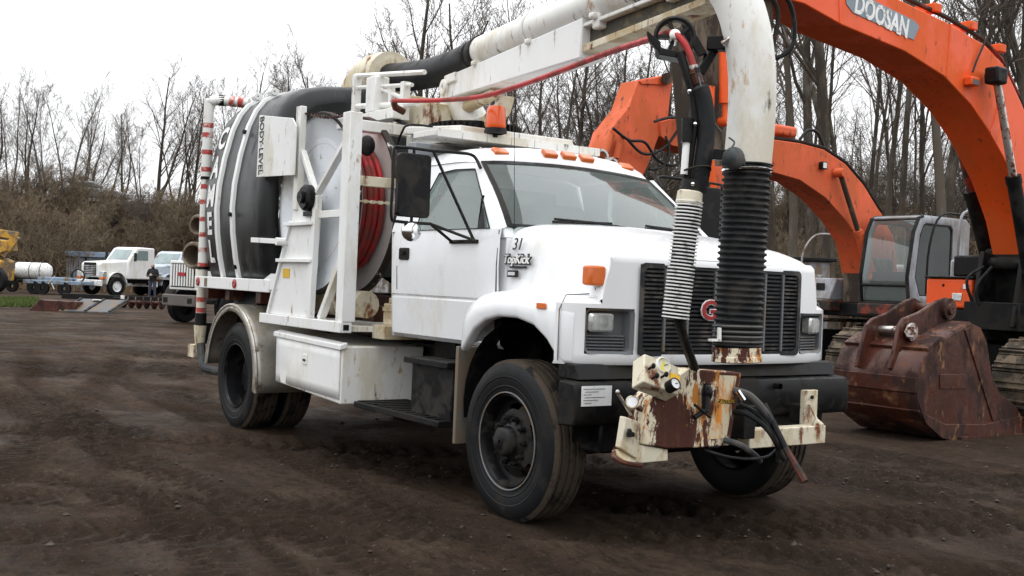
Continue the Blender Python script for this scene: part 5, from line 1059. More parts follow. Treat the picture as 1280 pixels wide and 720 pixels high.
# ------------------------------------------------------------------ far end of the yard, left
def gpt(px, py): return at(px, py, z=0)
def gp(px, d): return yard((px - 640) / CF * d, d)
def local(o, head):
    """axes of a thing on the ground: forward, left"""
    f = V((head.x, head.y, 0)).normalized(); return f, V((-f.y, f.x, 0))
def yard_truck(name, label, loc, head, cabm, grillmat, hoodz, style):
    t = thing(name, label, 'truck', loc, 'trucks parked at the back of the yard'); f, l = local(loc, head)
    P = lambda a, b_, c: loc + f * a + l * b_ + Z * c
    def sec(pts, hw, name, mat, bev=.04):          # profile in (forward, up) extruded across
        return fixn(MB().prism([P(a, -hw, c) for a, c in pts], l * 2 * hw).build(name, mat, t, bev))
    hw = .56 if style == 2 else .78; bw = .66 if style == 2 else 1.08
    sec([(1.1, .95), (1.12, hoodz - .12), (1.0, hoodz), (-.55, hoodz + .12), (-.55, .95)], hw, 'hood', cabm, .08)
    cab_ = sec([(-.5, .9), (-.5, hoodz + .10), (-1.0, hoodz + .78), (-1.25, hoodz + .86), (-2.15, hoodz + .84), (-2.25, .9)], .98, 'cab', cabm, .06)
    MB().add([P(-.535, -.8, hoodz + .17), P(-.535, .8, hoodz + .17), P(-.955, .74, hoodz + .73), P(-.955, -.74, hoodz + .73)], [(0, 1, 2, 3)]).build('windscreen', darkglass2, cab_, smooth=False)
    for s in (-1, 1):
        MB().add([P(-.8, s * .985, hoodz + .16), P(-1.75, s * .985, hoodz + .16), P(-1.72, s * .985, hoodz + .68), P(-1.12, s * .985, hoodz + .68)], [(0, 1, 2, 3)]).build('side_window', darkglass2, cab_, smooth=False)
        MB().bar(P(-.75, s * 1.2, hoodz + .1), P(-.75, s * 1.2, hoodz + .55), .16, .05, f).tube([P(-.7, s * .98, hoodz + .5), P(-.75, s * 1.2, hoodz + .5)], .015, 5).build('mirror', black, t)
        rows = [[P(.25 + .62 * math.cos(a), s * y, .52 + .72 * math.sin(a)) for a in np.linspace(.1, math.pi - .1, 12)] for y in (.72, 1.06, 1.12)]
        MB().grid(rows).build('fender', cabm if style < 2 else black, t, solid=.03)
        w_ = MB().lathe([(-.14, .28), (-.14, .46), (-.10, .5), (.10, .5), (.14, .46), (.14, .28)], P(.25, s * .98, .5), l * s, 28).build('tyre', tyrem, t)
        MB().lathe([(.10, .29), (.05, .26), (.04, .12), (.10, .11), (.10, .01)], P(.25, s * .98, .5), l * s, 20).build('rim', white if style == 0 else black, w_)
        for yy in (.78, 1.0):
            MB().lathe([(-.12, .28), (-.12, .48), (.12, .48), (.12, .28)], P(-3.6, s * yy, .5), l * s, 24).build('tyre', tyrem, t)
        if style == 2: continue
        MB().obox(P(1.0, s * .93, 1.12), f * .12, l * .16, Z * .16).build('headlight', lampglass, t, .03)
        MB().obox(P(1.02, s * .93, .92), f * .1, l * .15, Z * .06).build('marker_lamp', amber, t, .02)
    g_ = MB().obox(P(1.125, 0, (hoodz + .95) / 2 + .02), f * .02, l * .50, Z * (hoodz - 1.0) / 2 * .92).build('grille', blackd, t, .02)
    if style == 2:
        for k in range(9): MB().obox(P(1.15, -.44 + k * .11, (hoodz + .95) / 2 + .02), f * .015, l * .028, Z * (hoodz - 1.05) / 2 * .9).build('grille_bar', cabm, g_)
        MB().obox(P(1.10, 0, (hoodz + .95) / 2 + .02), f * .02, l * .56, Z * .0 + Z * (hoodz - .92) / 2).build('grille_surround', cabm, g_, .03); g_.children[-1].scale = (1, 1, 1)
        MB().obox(P(1.17, 0, (hoodz + .95) / 2 + .05), f * .01, l * .16, Z * .05).build('badge', redletter, g_)
    else:
        for k in range(6): MB().obox(P(1.15, 0, 1.08 + k * (hoodz - 1.2) / 6), f * .012, l * .48, Z * .025).build('grille_bar', ltgrey, g_)
    bp = MB().obox(P(1.2, 0, .66), f * .08, l * bw, Z * .16).build('bumper', whiteletter if style < 2 else M('brown_bumper', (.11, .095, .085), .6), t, .03)
    for y in (-.5, .5): MB().obox(P(1.285, y, .66), f * .004, l * .09, Z * .07).build('tow_hole', black, bp)
    MB().obox(P(-3.2, 0, .8), f * 2.6, l * .42, Z * .12).build('chassis', black, t)
    if style == 0: MB().obox(P(-4.0, 0, 1.0), f * 1.7, l * 1.15, Z * .07).build('flat_bed', ltgrey, t)
    if style == 1: MB().obox(P(-4.2, 0, 1.6), f * 1.7, l * 1.15, Z * .6).build('body', bluep, t, .04)
    if style == 2: MB().obox(P(-4.4, 0, 1.5), f * 1.9, l * 1.15, Z * .5).build('dump_body', ltgrey, t, .04)
    return t
darkglass2 = M('far_window', (.20, .26, .26), .12, var=.4, vs=.8, coat=.5)
toC = lambda p: V((CC.x - p.x, CC.y - p.y, 0)).normalized()
p = gp(135, 58.5); yard_truck('parked_truck', 'white flatbed truck with chrome bar grille and amber lamps under the embankment', p, toC(p) * .72 - RH * .69, white2, ltgrey, 1.75, 0)
p = gp(197, 61.5); yard_truck('parked_truck', 'pale blue and white truck behind the person in black', p, toC(p) * .8 - RH * .6, M('pale_cab', (.46, .52, .58), .4, dirt=[(DIRT, .2, 2, None)]), ltgrey, 1.66, 1)
p = gp(268, 31.5); yard_truck('parked_truck', 'white truck with upright bar grille and grey bumper behind the striped pipe', p, toC(p) * .74 - RH * .67, white2, ltgrey, 1.72, 2)
# shed with pale roof
p = gp(116, 67); sd = thing('storage_shed', 'grey corrugated metal shed with pale blue roof edge beside the white truck', 'shed', p)
for i in range(16): MB().obox(p + RH * (-1.1 + i * .147) + Z * 1.05, RH * .058, FH * 1.2, Z * 1.05).build('wall_sheet', bluesheet, sd, .01)
MB().obox(p + Z * 2.2 + RH * .0, RH * 1.25, FH * 1.35, Z * .16).build('roof', bluep, sd, .03)
MB().obox(p + Z * 1.05 - FH * 1.22, RH * .05, FH * .02, Z * 1.05).build('door_post', blackd, sd)
# blue trailer, white tank, yellow loader
p = gp(74, 56); tr = thing('flat_trailer', 'pale blue flat trailer with wheels and white strap in front of the shed', 'trailer', p)
MB().obox(p + Z * .62, RH * 1.45, FH * .9, Z * .09).build('deck', bluep, tr, .02)
MB().obox(p + Z * .78 + RH * -.1, RH * .8, FH * .5, Z * .10).build('load', bluep, tr, .04)
for a in (-.9, -.5, .6): MB().lathe([(-.1, .1), (-.1, .33), (.1, .33), (.1, .1)], p + RH * a - FH * .8 + Z * .33, FH, 18).build('wheel', tyrem, tr)
MB().lathe([(-.03, .30), (-.03, .36), (.03, .36), (.03, .30)], p + RH * .95 + Z * .98, FH, 16, close=True).build('hoop', blackd, tr)
MB().bar(p - RH * .15 - FH * .93 + Z * .55, p + RH * .15 - FH * .93 + Z * .95, .07, .02).bar(p + RH * .15 - FH * .93 + Z * .3, p - RH * .0 - FH * .93 + Z * .60, .07, .02).build('strap', whiteletter, tr)
p = gp(40, 58.5); wt = thing('tank_trailer', 'white rounded water tank on a dark trailer beside the yellow loader', 'tank', p)
MB().tube([p + RH * -1.0 + Z * 1.12, p + RH * -.95 + Z * 1.12, p + RH * -.75 + Z * 1.13, p + RH * .75 + Z * 1.13, p + RH * .95 + Z * 1.12, p + RH * 1.0 + Z * 1.12], [.1, .33, .45, .45, .33, .1], 20).build('tank', whiteletter, wt, ang=60)
MB().obox(p + Z * .58, RH * 1.2, FH * .5, Z * .08).build('frame', black, wt)
for a in (-.8, .3, .75): MB().lathe([(-.1, .1), (-.1, .30), (.1, .30), (.1, .1)], p + RH * a - FH * .5 + Z * .3, FH, 18).build('wheel', tyrem, wt)
MB().obox(p + RH * -1.1 - FH * .3 + Z * .75, RH * .35, FH * .3, Z * .25).build('pump', black, wt, .05)
for a in (.0, .55): MB().lathe([(-.02, .455), (.02, .455)], p + RH * a + Z * 1.13, RH, 20).build('tank_strap', blackd, wt)
p = gp(-4, 55); ld = thing('wheel_loader', 'yellow wheel loader with raised arm next to the white water tank', 'loader', p)
MB().prism([p + RH * a + Z * c - FH * .9 for a, c in ((-2.2, .6), (.55, .6), (.62, 1.6), (.2, 1.75), (.1, 1.5), (-2.2, 1.5))], FH * 1.6).build('body', yellowp, ld, .05)
MB().bar(p + RH * -1.0 + Z * 3.1 - FH * .6, p + RH * 1.25 + Z * 2.85 - FH * .6, .2, .38).bar(p + RH * 1.2 + Z * 2.85 - FH * .6, p + RH * .5 + Z * 1.85 - FH * .6, .2, .4).build('arm', yellowp, ld, .03)
MB().prism([p + RH * a + Z * c - FH * .8 for a, c in ((.1, 1.8), (.85, 2.1), (.75, 2.6), (-.3, 2.7), (-.5, 1.9))], FH * 1.2).build('linkage', yellowp, ld, .05)
MB().obox(p + RH * -1.2 + Z * 2.3, RH * .7, FH * .7, Z * .8).build('cab', blackd, ld, .05)
for a in (-1.6, .3):
    w_ = MB().lathe([(-.22, .25), (-.22, .6), (-.12, .68), (.12, .68), (.22, .6), (.22, .25)], p + RH * a - FH * 1.0 + Z * .66, -FH, 24).build('wheel', tyrem, ld); MB().lathe([(.15, .3), (.1, .05)], p + RH * a - FH * 1.0 + Z * .66, -FH, 18).build('rim', yellowp, w_)
# scrap in front of the parked trucks
p = gpt(110, 391); sp = tag(MB().hexa([p + RH * -.95, p + RH * .75, p + RH * 1.0 + FH * .9 + Z * .38, p + RH * -.55 + FH * .9 + Z * .38, p + RH * -.95 + Z * .05, p + RH * .75 + Z * .05, p + RH * 1.0 + FH * .9 + Z * .43, p + RH * -.55 + FH * .9 + Z * .43]).build('scrap_panel', M('dark_scrap', (.075, .078, .085), .5, dirt=[(DIRT, .3, 3, None)]), None, .01), 'grey ribbed scrap panel propped at a slant on the mud', 'panel')
for k in (-.85, -.1, .68):
    a = p + RH * (k) + Z * .055; c = p + RH * (k + .27) + FH * .9 + Z * .435; MB().bar(a, c, .1, .05).build('rib', blackd, sp, .005)
MB().obox(p + RH * .0 + FH * .78 + Z * .405, RH * .14, FH * .1, Z * .015).build('torn_label', whiteletter, sp)
p = gpt(62, 389); tag(fixn(MB().prism([p + RH * -.7 + Z * -.02, p + RH * .8 + Z * -.02, p + RH * .9 + Z * .34, p + RH * -.35 + Z * .36], FH * .5).build('steel_trough', rustmetal, None, .02)), 'rusty brown steel trough lying beside the grey scrap panel', 'trough')
p = gpt(178, 386); au = thing('drill_auger', 'rusty drill auger lying on the mud below the parked trucks', 'auger', p)
MB().cyl(p + RH * -.9 + Z * .22, p + RH * .9 + Z * .24, .07, 10).build('shaft', rustmetal, au)
b = MB(); pts1, pts2 = [], []
for i in range(90):
    a = i * .45; c = p + RH * (-.9 + 1.8 * i / 89) + Z * (.22); e = FH * math.cos(a) + Z * math.sin(a); pts1.append(c + e * .06); pts2.append(c + e * .22)
b.grid([pts1, pts2]).build('flight', rustmetal, au, solid=.02)
MB().obox(p + RH * -.95 + Z * .2, RH * .12, FH * .15, Z * .2).build('head', blackd, au, .02)
MB().obox(p + RH * -.75 + Z * .40, RH * .06, FH * .05, Z * .07).build('tag', whiteletter, au)
p = gpt(134, 388); tag(MB().blob((p.x, p.y, .06), .28, .2, .1, 9, 6).build('crushed_bucket', whiteletter, None), 'crumpled white plastic bucket lying by the scrap panel', 'bucket')
p = gpt(150, 376); tag(MB().bar(p + RH * -2.6 + Z * .12, p + RH * 2.9 + Z * .12, .2, .24).build('steel_beam', blackd, None, .01), 'long dark steel beam lying on the ground before the white flatbed', 'beam')
# tufts of grass by the loader
b = MB(); r3 = random.Random(2)
for i in range(5200):
    q = gpt(r3.uniform(-30, 48) - 8 * 0, r3.uniform(373, 384)); hgt = r3.uniform(.05, .16); a = r3.random() * 6.3; e = V((math.cos(a), math.sin(a), 0)) * .03
    b.add([q - e, q + e, q + V((r3.uniform(-.08, .08), r3.uniform(-.08, .08), hgt))], [(0, 1, 2)])
tag(b.build('grass', grassm, None, smooth=False, kind='stuff'), 'patch of short green grass at the edge of the muddy yard', 'grass')
# ------------------------------------------------------------------ person
def person(loc, face):
    f, l = local(loc, face)
    J = {'pel': (0, 0, .95), 'sp': (0.0, 0, 1.15), 'ch': (.02, 0, 1.36), 'nk': (.03, 0, 1.50), 'hd': (.05, 0, 1.60), 'ht': (.06, 0, 1.73),
         'sL': (0, .20, 1.42), 'eL': (.02, .27, 1.14), 'wL': (.26, .12, 1.16), 'hL': (.33, .06, 1.19), 'sR': (0, -.20, 1.42), 'eR': (.02, -.28, 1.14), 'wR': (.26, -.13, 1.13), 'hR': (.33, -.07, 1.16),
         'pL': (0, .10, .90), 'kL': (.03, .12, .50), 'aL': (0, .13, .09), 'tL': (.17, .15, .04), 'pR': (0, -.10, .90), 'kR': (.02, -.13, .50), 'aR': (0, -.15, .09), 'tR': (.16, -.18, .04)}
    rad = {'pel': .16, 'sp': .16, 'ch': .18, 'nk': .075, 'hd': .10, 'ht': .085, 'sL': .10, 'sR': .10, 'eL': .07, 'eR': .07, 'wL': .05, 'wR': .05, 'hL': .045, 'hR': .045, 'pL': .115, 'pR': .115, 'kL': .085, 'kR': .085, 'aL': .065, 'aR': .065, 'tL': .05, 'tR': .05}
    E_ = [('pel', 'sp'), ('sp', 'ch'), ('ch', 'nk'), ('nk', 'hd'), ('hd', 'ht'), ('ch', 'sL'), ('sL', 'eL'), ('eL', 'wL'), ('wL', 'hL'), ('ch', 'sR'), ('sR', 'eR'), ('eR', 'wR'), ('wR', 'hR'), ('pel', 'pL'), ('pL', 'kL'), ('kL', 'aL'), ('aL', 'tL'), ('pel', 'pR'), ('pR', 'kR'), ('kR', 'aR'), ('aR', 'tR')]
    names_ = list(J); me = bpy.data.meshes.new('person')
    me.from_pydata([f * J[n_][0] + l * J[n_][1] + Z * J[n_][2] for n_ in names_], [(names_.index(a), names_.index(c)) for a, c in E_], [])
    o = bpy.data.objects.new('person', me); COL.objects.link(o); o.location = loc
    sk = o.modifiers.new('skin', 'SKIN'); sk.use_smooth_shade = True
    for i, n_ in enumerate(names_): me.skin_vertices[0].data[i].radius = (rad[n_] * .9, rad[n_] * .9)
    me.skin_vertices[0].data[0].use_root = True
    sb = o.modifiers.new('sub', 'SUBSURF'); sb.levels = 2; sb.render_levels = 2
    m = bpy.data.materials.new('dark_clothes'); m.use_nodes = True; nt = m.node_tree
    tc = nd(nt, 'ShaderNodeTexCoord'); sx = nd(nt, 'ShaderNodeSeparateXYZ'); nt.links.new(tc.outputs['Object'], sx.inputs[0])
    mr = nd(nt, 'ShaderNodeMath', operation='MULTIPLY'); mr.inputs[1].default_value = .5; nt.links.new(sx.outputs[2], mr.inputs[0])
    cr = nd(nt, 'ShaderNodeValToRGB'); cr.color_ramp.interpolation = 'CONSTANT'; e = cr.color_ramp.elements
    e[0].position = 0; e[0].color = (.02, .018, .016, 1); e[1].position = .06; e[1].color = (.035, .045, .07, 1)
    k = e.new(.43); k.color = (.012, .012, .013, 1)
    nt.links.new(mr.outputs[0], cr.inputs[0]); nt.links.new(cr.outputs[0], nt.nodes['Principled BSDF'].inputs['Base Color']); nt.nodes['Principled BSDF'].inputs['Roughness'].default_value = .85
    me.materials.append(m)
    tag(o, 'person in black hooded jacket and dark jeans standing by the parked trucks', 'person')
    skin = M('skin', (.45, .27, .20), .6)
    P = lambda a, b_, c: loc + f * a + l * b_ + Z * c
    hm = MB(); q = P(.115, 0, 1.64); hm.blob(q, .055, .055, .085, 12, 8); hm.blob(P(.17, 0, 1.635), .016, .016, .022, 8, 6)
    fo = hm.build('face', skin, o)
    for s in (-1, 1): MB().blob(P(.158, s * .028, 1.66), .009, .009, .007, 8, 6).build('eye', black, fo)
    MB().obox(P(.162, 0, 1.60), f * .004, l * .02, Z * .004).build('mouth', redlens, fo)
    for s in (-1, 1):
        hb = MB().obox(P(.35, s * .055, 1.18), f * .035, l * .02, Z * .035)
        for k in range(4): hb.tube([P(.37, s * .05, 1.205 - k * .018), P(.40, s * .03, 1.205 - k * .018), P(.395, s * .0, 1.20 - k * .018)], .009, 6)
        hb.tube([P(.345, s * .05, 1.21), P(.37, s * .03, 1.235)], .010, 6); hb.build('hand', skin, o)
    MB().obox(P(.37, 0, 1.20), f * .008, l * .035, Z * .05).build('phone', paper, o)
p = gp(191, 55.5); person(p, toC(p) - RH * .3)
# ------------------------------------------------------------------ car and guard rail on the embankment road
SR, DR = [], 78
pc = at(118, 253, d=79); zc = bank_z((pc - CC).dot(RH), (pc - CC).dot(FH))
road_z = pc.z - .35
MB().grid([[yard(s, d, road_z + .12 - .006 * s - .0) for s in np.arange(-60, 40, 4)] for d in (76.2, 84)]).build('road', M('asphalt', (.06, .06, .062), .9), kind='structure')
base = V((pc.x, pc.y, road_z + .35)); cf_ = RH
car = thing('passing_car', 'silver saloon car driving along the embankment road', 'car', base)
Pc = lambda a, c: base + cf_ * a * 1.05 + Z * c - FH * .85
fixn(MB().prism([Pc(*q) for q in ((-2.2, .35), (-2.25, .75), (-1.9, .95), (-1.2, 1.02), (.9, .95), (1.9, .80), (2.2, .62), (2.2, .35))], FH * 1.7).build('body', silver, car, .08, seg=3))
ca_ = fixn(MB().prism([base + cf_ * a * 1.05 + Z * c - FH * .7 for a, c in ((-1.7, .98), (-1.0, 1.42), (.1, 1.45), (1.0, .96))], FH * 1.4).build('cabin', silver, car, .06, seg=3))
MB().add([base + cf_ * a * 1.05 + Z * c - FH * .705 for a, c in ((-1.35, 1.03), (-.9, 1.34), (.05, 1.37), (.75, 1.0))], [(0, 1, 2, 3)]).build('side_window', darkglass2, ca_, smooth=False)
for a in (-1.4, 1.4): MB().lathe([(-.1, .1), (-.1, .30), (.1, .30), (.1, .1)], base + cf_ * a - FH * .8 + Z * .3, FH, 18).build('wheel', tyrem, car)
ga, gb = at(150, 257, d=77), at(262, 266, d=77)
gr_ = thing('guard_rail', 'grey steel guard rail along the embankment road', 'guard rail', V((ga.x, ga.y, ga.z - .7)))
MB().bar(ga + (ga - gb) * .1, gb + (gb - ga) * .8, .05, .24).build('rail', ltgrey, gr_, .02)
for k in range(0, 12): q = ga.lerp(gb, k / 6.5); MB().bar(q - Z * 1.2, q, .12, .12, X).build('post', ltgrey, gr_)
# ------------------------------------------------------------------ bare trees
def make_tree(seed, H, r0, style):
    """leafless tree: list of limbs grown recursively; returns trunk and crown meshes"""
    g = random.Random(seed); tr, cr = MB(), MB()
    def grow(p, d, L, r, lev, n):
        pts = [p]; k = {0: 9, 1: 6, 2: 4, 3: 3, 4: 2}[lev]; dd = d.copy()
        wob = {0: .035 if style == 'tall' else .06, 1: .11, 2: .18, 3: .25, 4: .3}[lev] * (1.5 if style == 'scrub' else 1)
        for i in range(k):
            dd = (dd + V((g.gauss(0, wob), g.gauss(0, wob), g.gauss(0, wob * .6) + (.07 if lev else .03)))).normalized()
            pts.append(pts[-1] + dd * L / k)
        rs_ = [max(r * (1 - .80 * i / k), .006 if lev > 2 else .008) for i in range(k + 1)]
        (tr if lev == 0 or (lev == 1 and r > .05) else cr).tube(pts, rs_, {0: 9, 1: 6, 2: 4, 3: 3, 4: 3}[lev], caps=False)
        if lev >= maxlev: return
        nb = n[lev]
        for j in range(nb):
            lo_ = first if lev == 0 else .18
            t = lo_ + (1 - lo_) * (j + g.random()) / nb; t = min(t, .98); i = min(int(t * k), k - 1); q = pts[i].lerp(pts[i + 1], t * k - i)
            ax = (pts[i + 1] - pts[i]).normalized(); a = g.random() * 6.283; _, u, w = frame(ax); side = u * math.cos(a) + w * math.sin(a)
            sp = {0: .75, 1: .8, 2: .85, 3: .9}[lev] * g.uniform(.6, 1.25) * (spread)
            nd_ = (ax + side * sp).normalized()
            grow(q, nd_, L * g.uniform(.35, .62) * (1.05 - .55 * t) * (.8 if lev == 0 else 1.0), max(rs_[i] * g.uniform(*( (.28, .48) if lev == 0 else (.4, .62))), .006), lev + 1, n)
    maxlev = 4; spread = 1.0; first = .3
    if style == 'tall': first, n, spread = .34, (15, 7, 5, 1), .80
    elif style == 'slim': first, n, spread = .25, (12, 6, 5, 2), .85
    elif style == 'broad': first, n, spread = .20, (13, 7, 5, 2), 1.15
    else: first, n, spread = .05, (9, 6, 5, 2), 1.2
    if style == 'scrub':
        for s in range(8):
            a = g.random() * 6.28; grow(V((.3 * math.cos(a), .3 * math.sin(a), -.1)), V((math.cos(a) * .5, math.sin(a) * .5, 1)).normalized(), H * g.uniform(.7, 1), r0 * g.uniform(.5, 1), 1, (0, 12, 7, 4))
    else:
        grow(V((0, 0, -.3)), Z.copy(), H, r0, 0, n)
        if style != 'tall' and g.random() < .6:
            a = g.random() * 6.28; grow(V((0, 0, H * .12)), V((math.cos(a) * .35, math.sin(a) * .35, 1)).normalized(), H * .8, r0 * .7, 0, n)
    return tr, cr
PROT = {}
def prototype(key, seed, H, r0, style, bm, tm):
    tr, cr = make_tree(seed, H, r0, style)
    root = bpy.data.objects.new({'scrub': 'leafless_shrub'}.get(style, 'bare_tree'), None); COL.objects.link(root)
    t = (tr if tr.v else cr).build('trunk', bm, root, ang=80)
    if tr.v: cr.build('crown', tm, root, ang=80)
    PROT[key] = [root, False]
for k, a in {'s1': (11, 12, .13, 'slim', woodpole, twigm), 's2': (12, 11, .11, 'slim', woodpole, twigm), 's3': (13, 13, .15, 'slim', woodpole, twigm), 'b1': (21, 13, .2, 'broad', woodpole, twigm), 'b2': (22, 12, .18, 'broad', woodpole, twigm),
             't1': (31, 20, .19, 'tall', woodpole, twigm), 't2': (32, 21, .17, 'tall', bark2, twigm), 't3': (33, 19, .23, 'tall', woodpole, twigm), 't4': (34, 17, .105, 'tall', woodpole, twigm),
             'c1': (41, 4.2, .06, 'scrub', twig2, twig2), 'c2': (42, 3.6, .04, 'scrub', twig2, twig2), 'c3': (43, 5.0, .05, 'scrub', twigm, twigm)}.items(): prototype(k, *a)
def plant(key, loc, label, cat, group, sc=1, rz=None, name=None):
    root, used = PROT[key]
    if used: root = copy_tree(root)
    PROT[key][1] = True
    root.location = loc; root.rotation_euler = (rnd.uniform(-.05, .05), rnd.uniform(-.05, .05), rnd.uniform(0, 6.28) if rz is None else rz); root.scale = (sc * rnd.uniform(.9, 1.1), sc * rnd.uniform(.9, 1.1), sc)
    tag(root, label, cat, group)
def px_ground(px, d):
    s = (px - 640) / CF * d; return yard(s, d, bank_z(s, d))
# left: slim trees along the embankment road, against the white sky
for px, d, key, top in ((8, 86, 's1', 112), (30, 84, 'b2', 118), (55, 88, 's2', 105), (78, 84, 's3', 108), (100, 90, 's1', 118), (128, 88, 's2', 150), (150, 84, 'b1', 140), (172, 82, 's2', 150), (192, 84, 'b1', 92), (215, 83, 's3', 120), (236, 88, 'b2', 112), (258, 86, 's2', 120), (112, 97, 'b2', 150), (228, 94, 's1', 118), (-20, 90, 'b1', 110), (-50, 88, 's3', 110), (275, 98, 's2', 110)):
    p = px_ground(px, d); hy = 360 - 6 - (640 - px) * .0396; zt = 1.5 + (hy - top) / CF * d; H0 = {'s1': 12, 's2': 11, 's3': 13, 'b1': 13, 'b2': 12}[key]
    plant(key, p, 'slim leafless tree on the embankment beside the road' if key[0] == 's' else 'spreading leafless tree on the embankment beside the road', 'tree', 'slim bare trees on the embankment' if key[0] == 's' else 'spreading bare trees on the embankment', max(.5, (zt - p.z) / H0))
# behind the tank and the boom
for px, d, key, top in ((300, 80, 'b1', 85), (330, 86, 's2', 92), (352, 84, 'b2', 72), (385, 88, 'b1', 88), (410, 82, 's3', 75), (440, 92, 'b2', 70), (505, 62, 'b1', -25), (540, 66, 's1', 20), (580, 70, 'b2', -5), (620, 72, 's3', 0), (650, 60, 't4', -25), (690, 58, 't4', -60), (668, 72, 'b1', 40), (715, 66, 't1', -60), (742, 62, 's3', 60), (765, 66, 'b2', 40), (790, 58, 't4', -80), (820, 60, 'b1', 20), (846, 52, 't4', -90), (700, 78, 'b2', 90), (756, 80, 'b1', 100), (806, 76, 'b2', 90), (480, 86, 's2', 60), (455, 98, 'b1', 80), (630, 84, 'b2', 100), (595, 90, 's1', 60)):
    p = px_ground(px, d); hy = 354 - (640 - px) * .0396; zt = 1.5 + (hy - top) / CF * d; H0 = {'s1': 12, 's2': 11, 's3': 13, 'b1': 13, 'b2': 12, 't1': 20, 't4': 17}[key]
    where = 'showing over the black tank' if px < 460 else 'showing above the rubber sleeve of the boom' if px < 600 else 'rising between the cab roof and the boom' if px < 735 else 'rising around the folded excavator stick'
    sort = {'s': 'slim', 'b': 'spreading', 't': 'tall'}[key[0]]
    plant(key, p, sort + ' leafless tree ' + where, 'tree', sort + ' bare trees ' + where, max(.45, (zt - p.z) / H0))
# right: tall wood behind the excavators
for px, d, key, sc in ((872, 44, 't1', 1.0), (905, 48, 't4', 1.1), (975, 38, 't3', .95), (992, 41, 't2', 1.05), (1014, 36, 't1', 1.05), (1040, 34, 't3', 1.0), (1030, 46, 't4', 1.1), (1072, 42, 't4', 1.15), (1105, 44, 't2', .9), (1122, 36, 't4', 1.25), (1148, 48, 't1', .9), (1165, 37, 't3', 1.0), (1182, 34, 't2', 1.05), (1205, 46, 't4', 1.1), (1228, 40, 't1', 1.0), (1252, 50, 't3', .9), (1275, 38, 't2', 1.0), (1300, 42, 't1', 1.0), (1330, 38, 't3', 1.0), (1365, 44, 't2', 1.0),
                       (960, 58, 't2', .8), (985, 62, 't4', .9), (1006, 66, 't1', .75), (1050, 60, 't3', .8), (1085, 64, 't2', .8), (1118, 60, 't1', .7), (1140, 66, 't4', .95), (1175, 62, 't2', .8), (1198, 68, 't1', .75), (1222, 62, 't4', .9), (1246, 66, 't2', .75), (1270, 60, 't4', .9), (1295, 66, 't1', .8), (930, 64, 't1', .75), (890, 62, 't2', .75), (860, 70, 't4', .85),
                       (1000, 78, 't4', .75), (1060, 80, 't1', .6), (1100, 82, 't2', .62), (1130, 84, 't4', .75), (1160, 80, 't3', .6), (1190, 84, 't1', .6), (1215, 82, 't2', .6), (1260, 84, 't4', .72), (1290, 86, 't3', .6), (945, 82, 't2', .6), (910, 86, 't4', .7)):
    p = px_ground(px, d)
    place = ' behind the excavator cab and bucket' if px > 1070 else ' beyond the suction hose and faded boom'
    lab = {'t1': 'tall grey-brown leafless tree in the wood' + place, 't3': 'stout leafless tree in the wood' + place, 't2': 'tall pale-barked leafless tree in the wood' + place, 't4': 'tall thin-stemmed leafless tree in the wood' + place}[key]
    plant(key, p, lab, 'tree', lab.replace('tree', 'trees'), sc)
for i in range(18):
    px = 868 + i * 25 + rnd.uniform(-5, 5); d = rnd.uniform(88, 118); key = ('t4', 't2', 't1')[i % 3]
    plant(key, px_ground(px, d), 'distant leafless tree at the back of the wood behind the excavators', 'tree', 'distant trees at the back of the wood', rnd.uniform(.42, .6))
# shrubs on the slope
for px, d, key, sc in ((62, 66, 'c1', 1.5), (84, 68, 'c1', 1.4), (40, 69, 'c2', 1.4), (105, 71, 'c2', 1.3), (20, 70, 'c1', 1.2), (138, 70, 'c2', 1.1), (160, 72, 'c1', 1.1), (185, 70, 'c2', 1.2), (210, 73, 'c1', 1.1), (236, 71, 'c2', 1.1), (-10, 70, 'c1', 1.3), (75, 74, 'c2', 1.2), (120, 74, 'c1', 1.0), (200, 75, 'c2', 1.0), (150, 75, 'c2', .9), (30, 75, 'c1', 1.0),
                       (980, 44, 'c1', 1.1), (1010, 48, 'c2', 1.3), (1045, 46, 'c1', 1.2), (1090, 50, 'c2', 1.3), (1125, 47, 'c1', 1.3), (1165, 49, 'c2', 1.3), (1200, 46, 'c1', 1.2), (1240, 48, 'c2', 1.2), (1275, 46, 'c1', 1.2), (700, 60, 'c1', 1.3), (740, 58, 'c2', 1.3), (775, 56, 'c1', 1.4), (815, 54, 'c2', 1.3), (850, 52, 'c1', 1.4), (890, 50, 'c2', 1.4)):
    p = px_ground(px, d); lab = 'leafless brown shrub on the slope ' + ('below the embankment road' if px < 400 else 'behind the excavators and truck cab')
    plant(key, p, lab, 'shrub', 'leafless shrubs ' + ('below the road' if px < 400 else 'behind the machines'), sc)
for i in range(24):
    px = -20 + i * 12.5 + rnd.uniform(-5, 5); d = rnd.uniform(72, 76.5)
    plant(('c3', 'c1', 'c2')[i % 3], px_ground(px, d), 'tangled leafless shrub at the verge in front of the guard rail', 'shrub', 'shrubs along the road verge', rnd.uniform(.55, .95))
for i in range(30):
    px = 880 + i * 14 + rnd.uniform(-6, 6); d = rnd.uniform(56, 84)
    plant(('c3', 'c1', 'c2')[i % 3], px_ground(px, d), 'tall leafless thicket shrub between the trunks of the wood', 'shrub', 'shrubs between the trunks of the wood', rnd.uniform(1.0, 1.6))
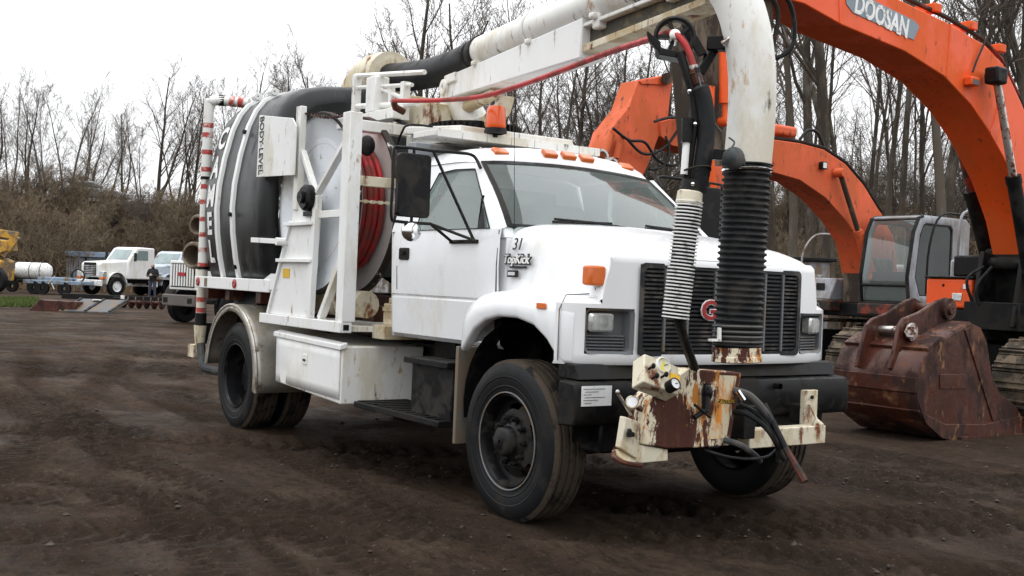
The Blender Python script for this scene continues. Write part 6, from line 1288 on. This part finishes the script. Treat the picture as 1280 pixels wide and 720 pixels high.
for i in range(12):
    px = 640 + i * 20 + rnd.uniform(-6, 6); d = rnd.uniform(60, 80)
    plant(('c3', 'c1')[i % 2], px_ground(px, d), 'leafless thicket shrub beyond the cab roof and folded stick', 'shrub', 'shrubs beyond the cab roof', rnd.uniform(1.5, 2.2))
# dry weeds and thicket
def thicket(name, label, n, fn, mat, hmin, hmax, seed):
    g = np.random.RandomState(seed); vs, k = [], 0
    b = MB()
    V_ = np.zeros((n * 5, 3)); F = []
    for i in range(n):
        s, d = fn(g); z = bank_z(s, d); hh = hmin + (hmax - hmin) * g.rand() ** 2 * (.4 + .6 * abs(math.sin(s * 1.3 + d * .7) * math.sin(d * 1.1 - s * .4))); a = g.rand() * 6.28; lean = g.normal(0, .6, 2) * hh
        p = yard(s, d, z - .05); w = .012 + .014 * g.rand(); ex, ey = math.cos(a) * w, math.sin(a) * w
        m = (p.x + lean[0] * .35, p.y + lean[1] * .35, p.z + hh * .6); t = (p.x + lean[0], p.y + lean[1], p.z + hh)
        V_[i * 5:i * 5 + 5] = [(p.x - ex, p.y - ey, p.z), (p.x + ex, p.y + ey, p.z), (m[0] + ex * .8, m[1] + ey * .8, m[2]), (m[0] - ex * .8, m[1] - ey * .8, m[2]), t]
        F += [(i * 5, i * 5 + 1, i * 5 + 2, i * 5 + 3), (i * 5 + 3, i * 5 + 2, i * 5 + 4)]
    b.v = [tuple(x) for x in V_]; b.f = F
    tag(b.build(name, mat, None, smooth=False, kind='stuff'), label, 'brush')
thicket('dry_weeds', 'dry tan weeds covering the embankment slope under the road', 46000, lambda g: ((lambda s: (s, toe(s) + g.uniform(-1.2, 14)))(g.uniform(-36, 2))), weed, .2, 1.3, 1)
thicket('brown_thicket', 'dense red-brown brush covering the slope behind the trucks', 42000, lambda g: ((lambda s: (s, toe(s) + g.uniform(1, 13)))(g.uniform(-36, 6))), weed2, .4, 2.2, 2)
thicket('brown_thicket', 'dense brown undergrowth in the wood behind the excavators', 60000, lambda g: ((lambda s: (s, toe(s) + g.uniform(-2, 30)))(g.uniform(2, 36))), weed2, .5, 4.0, 3)
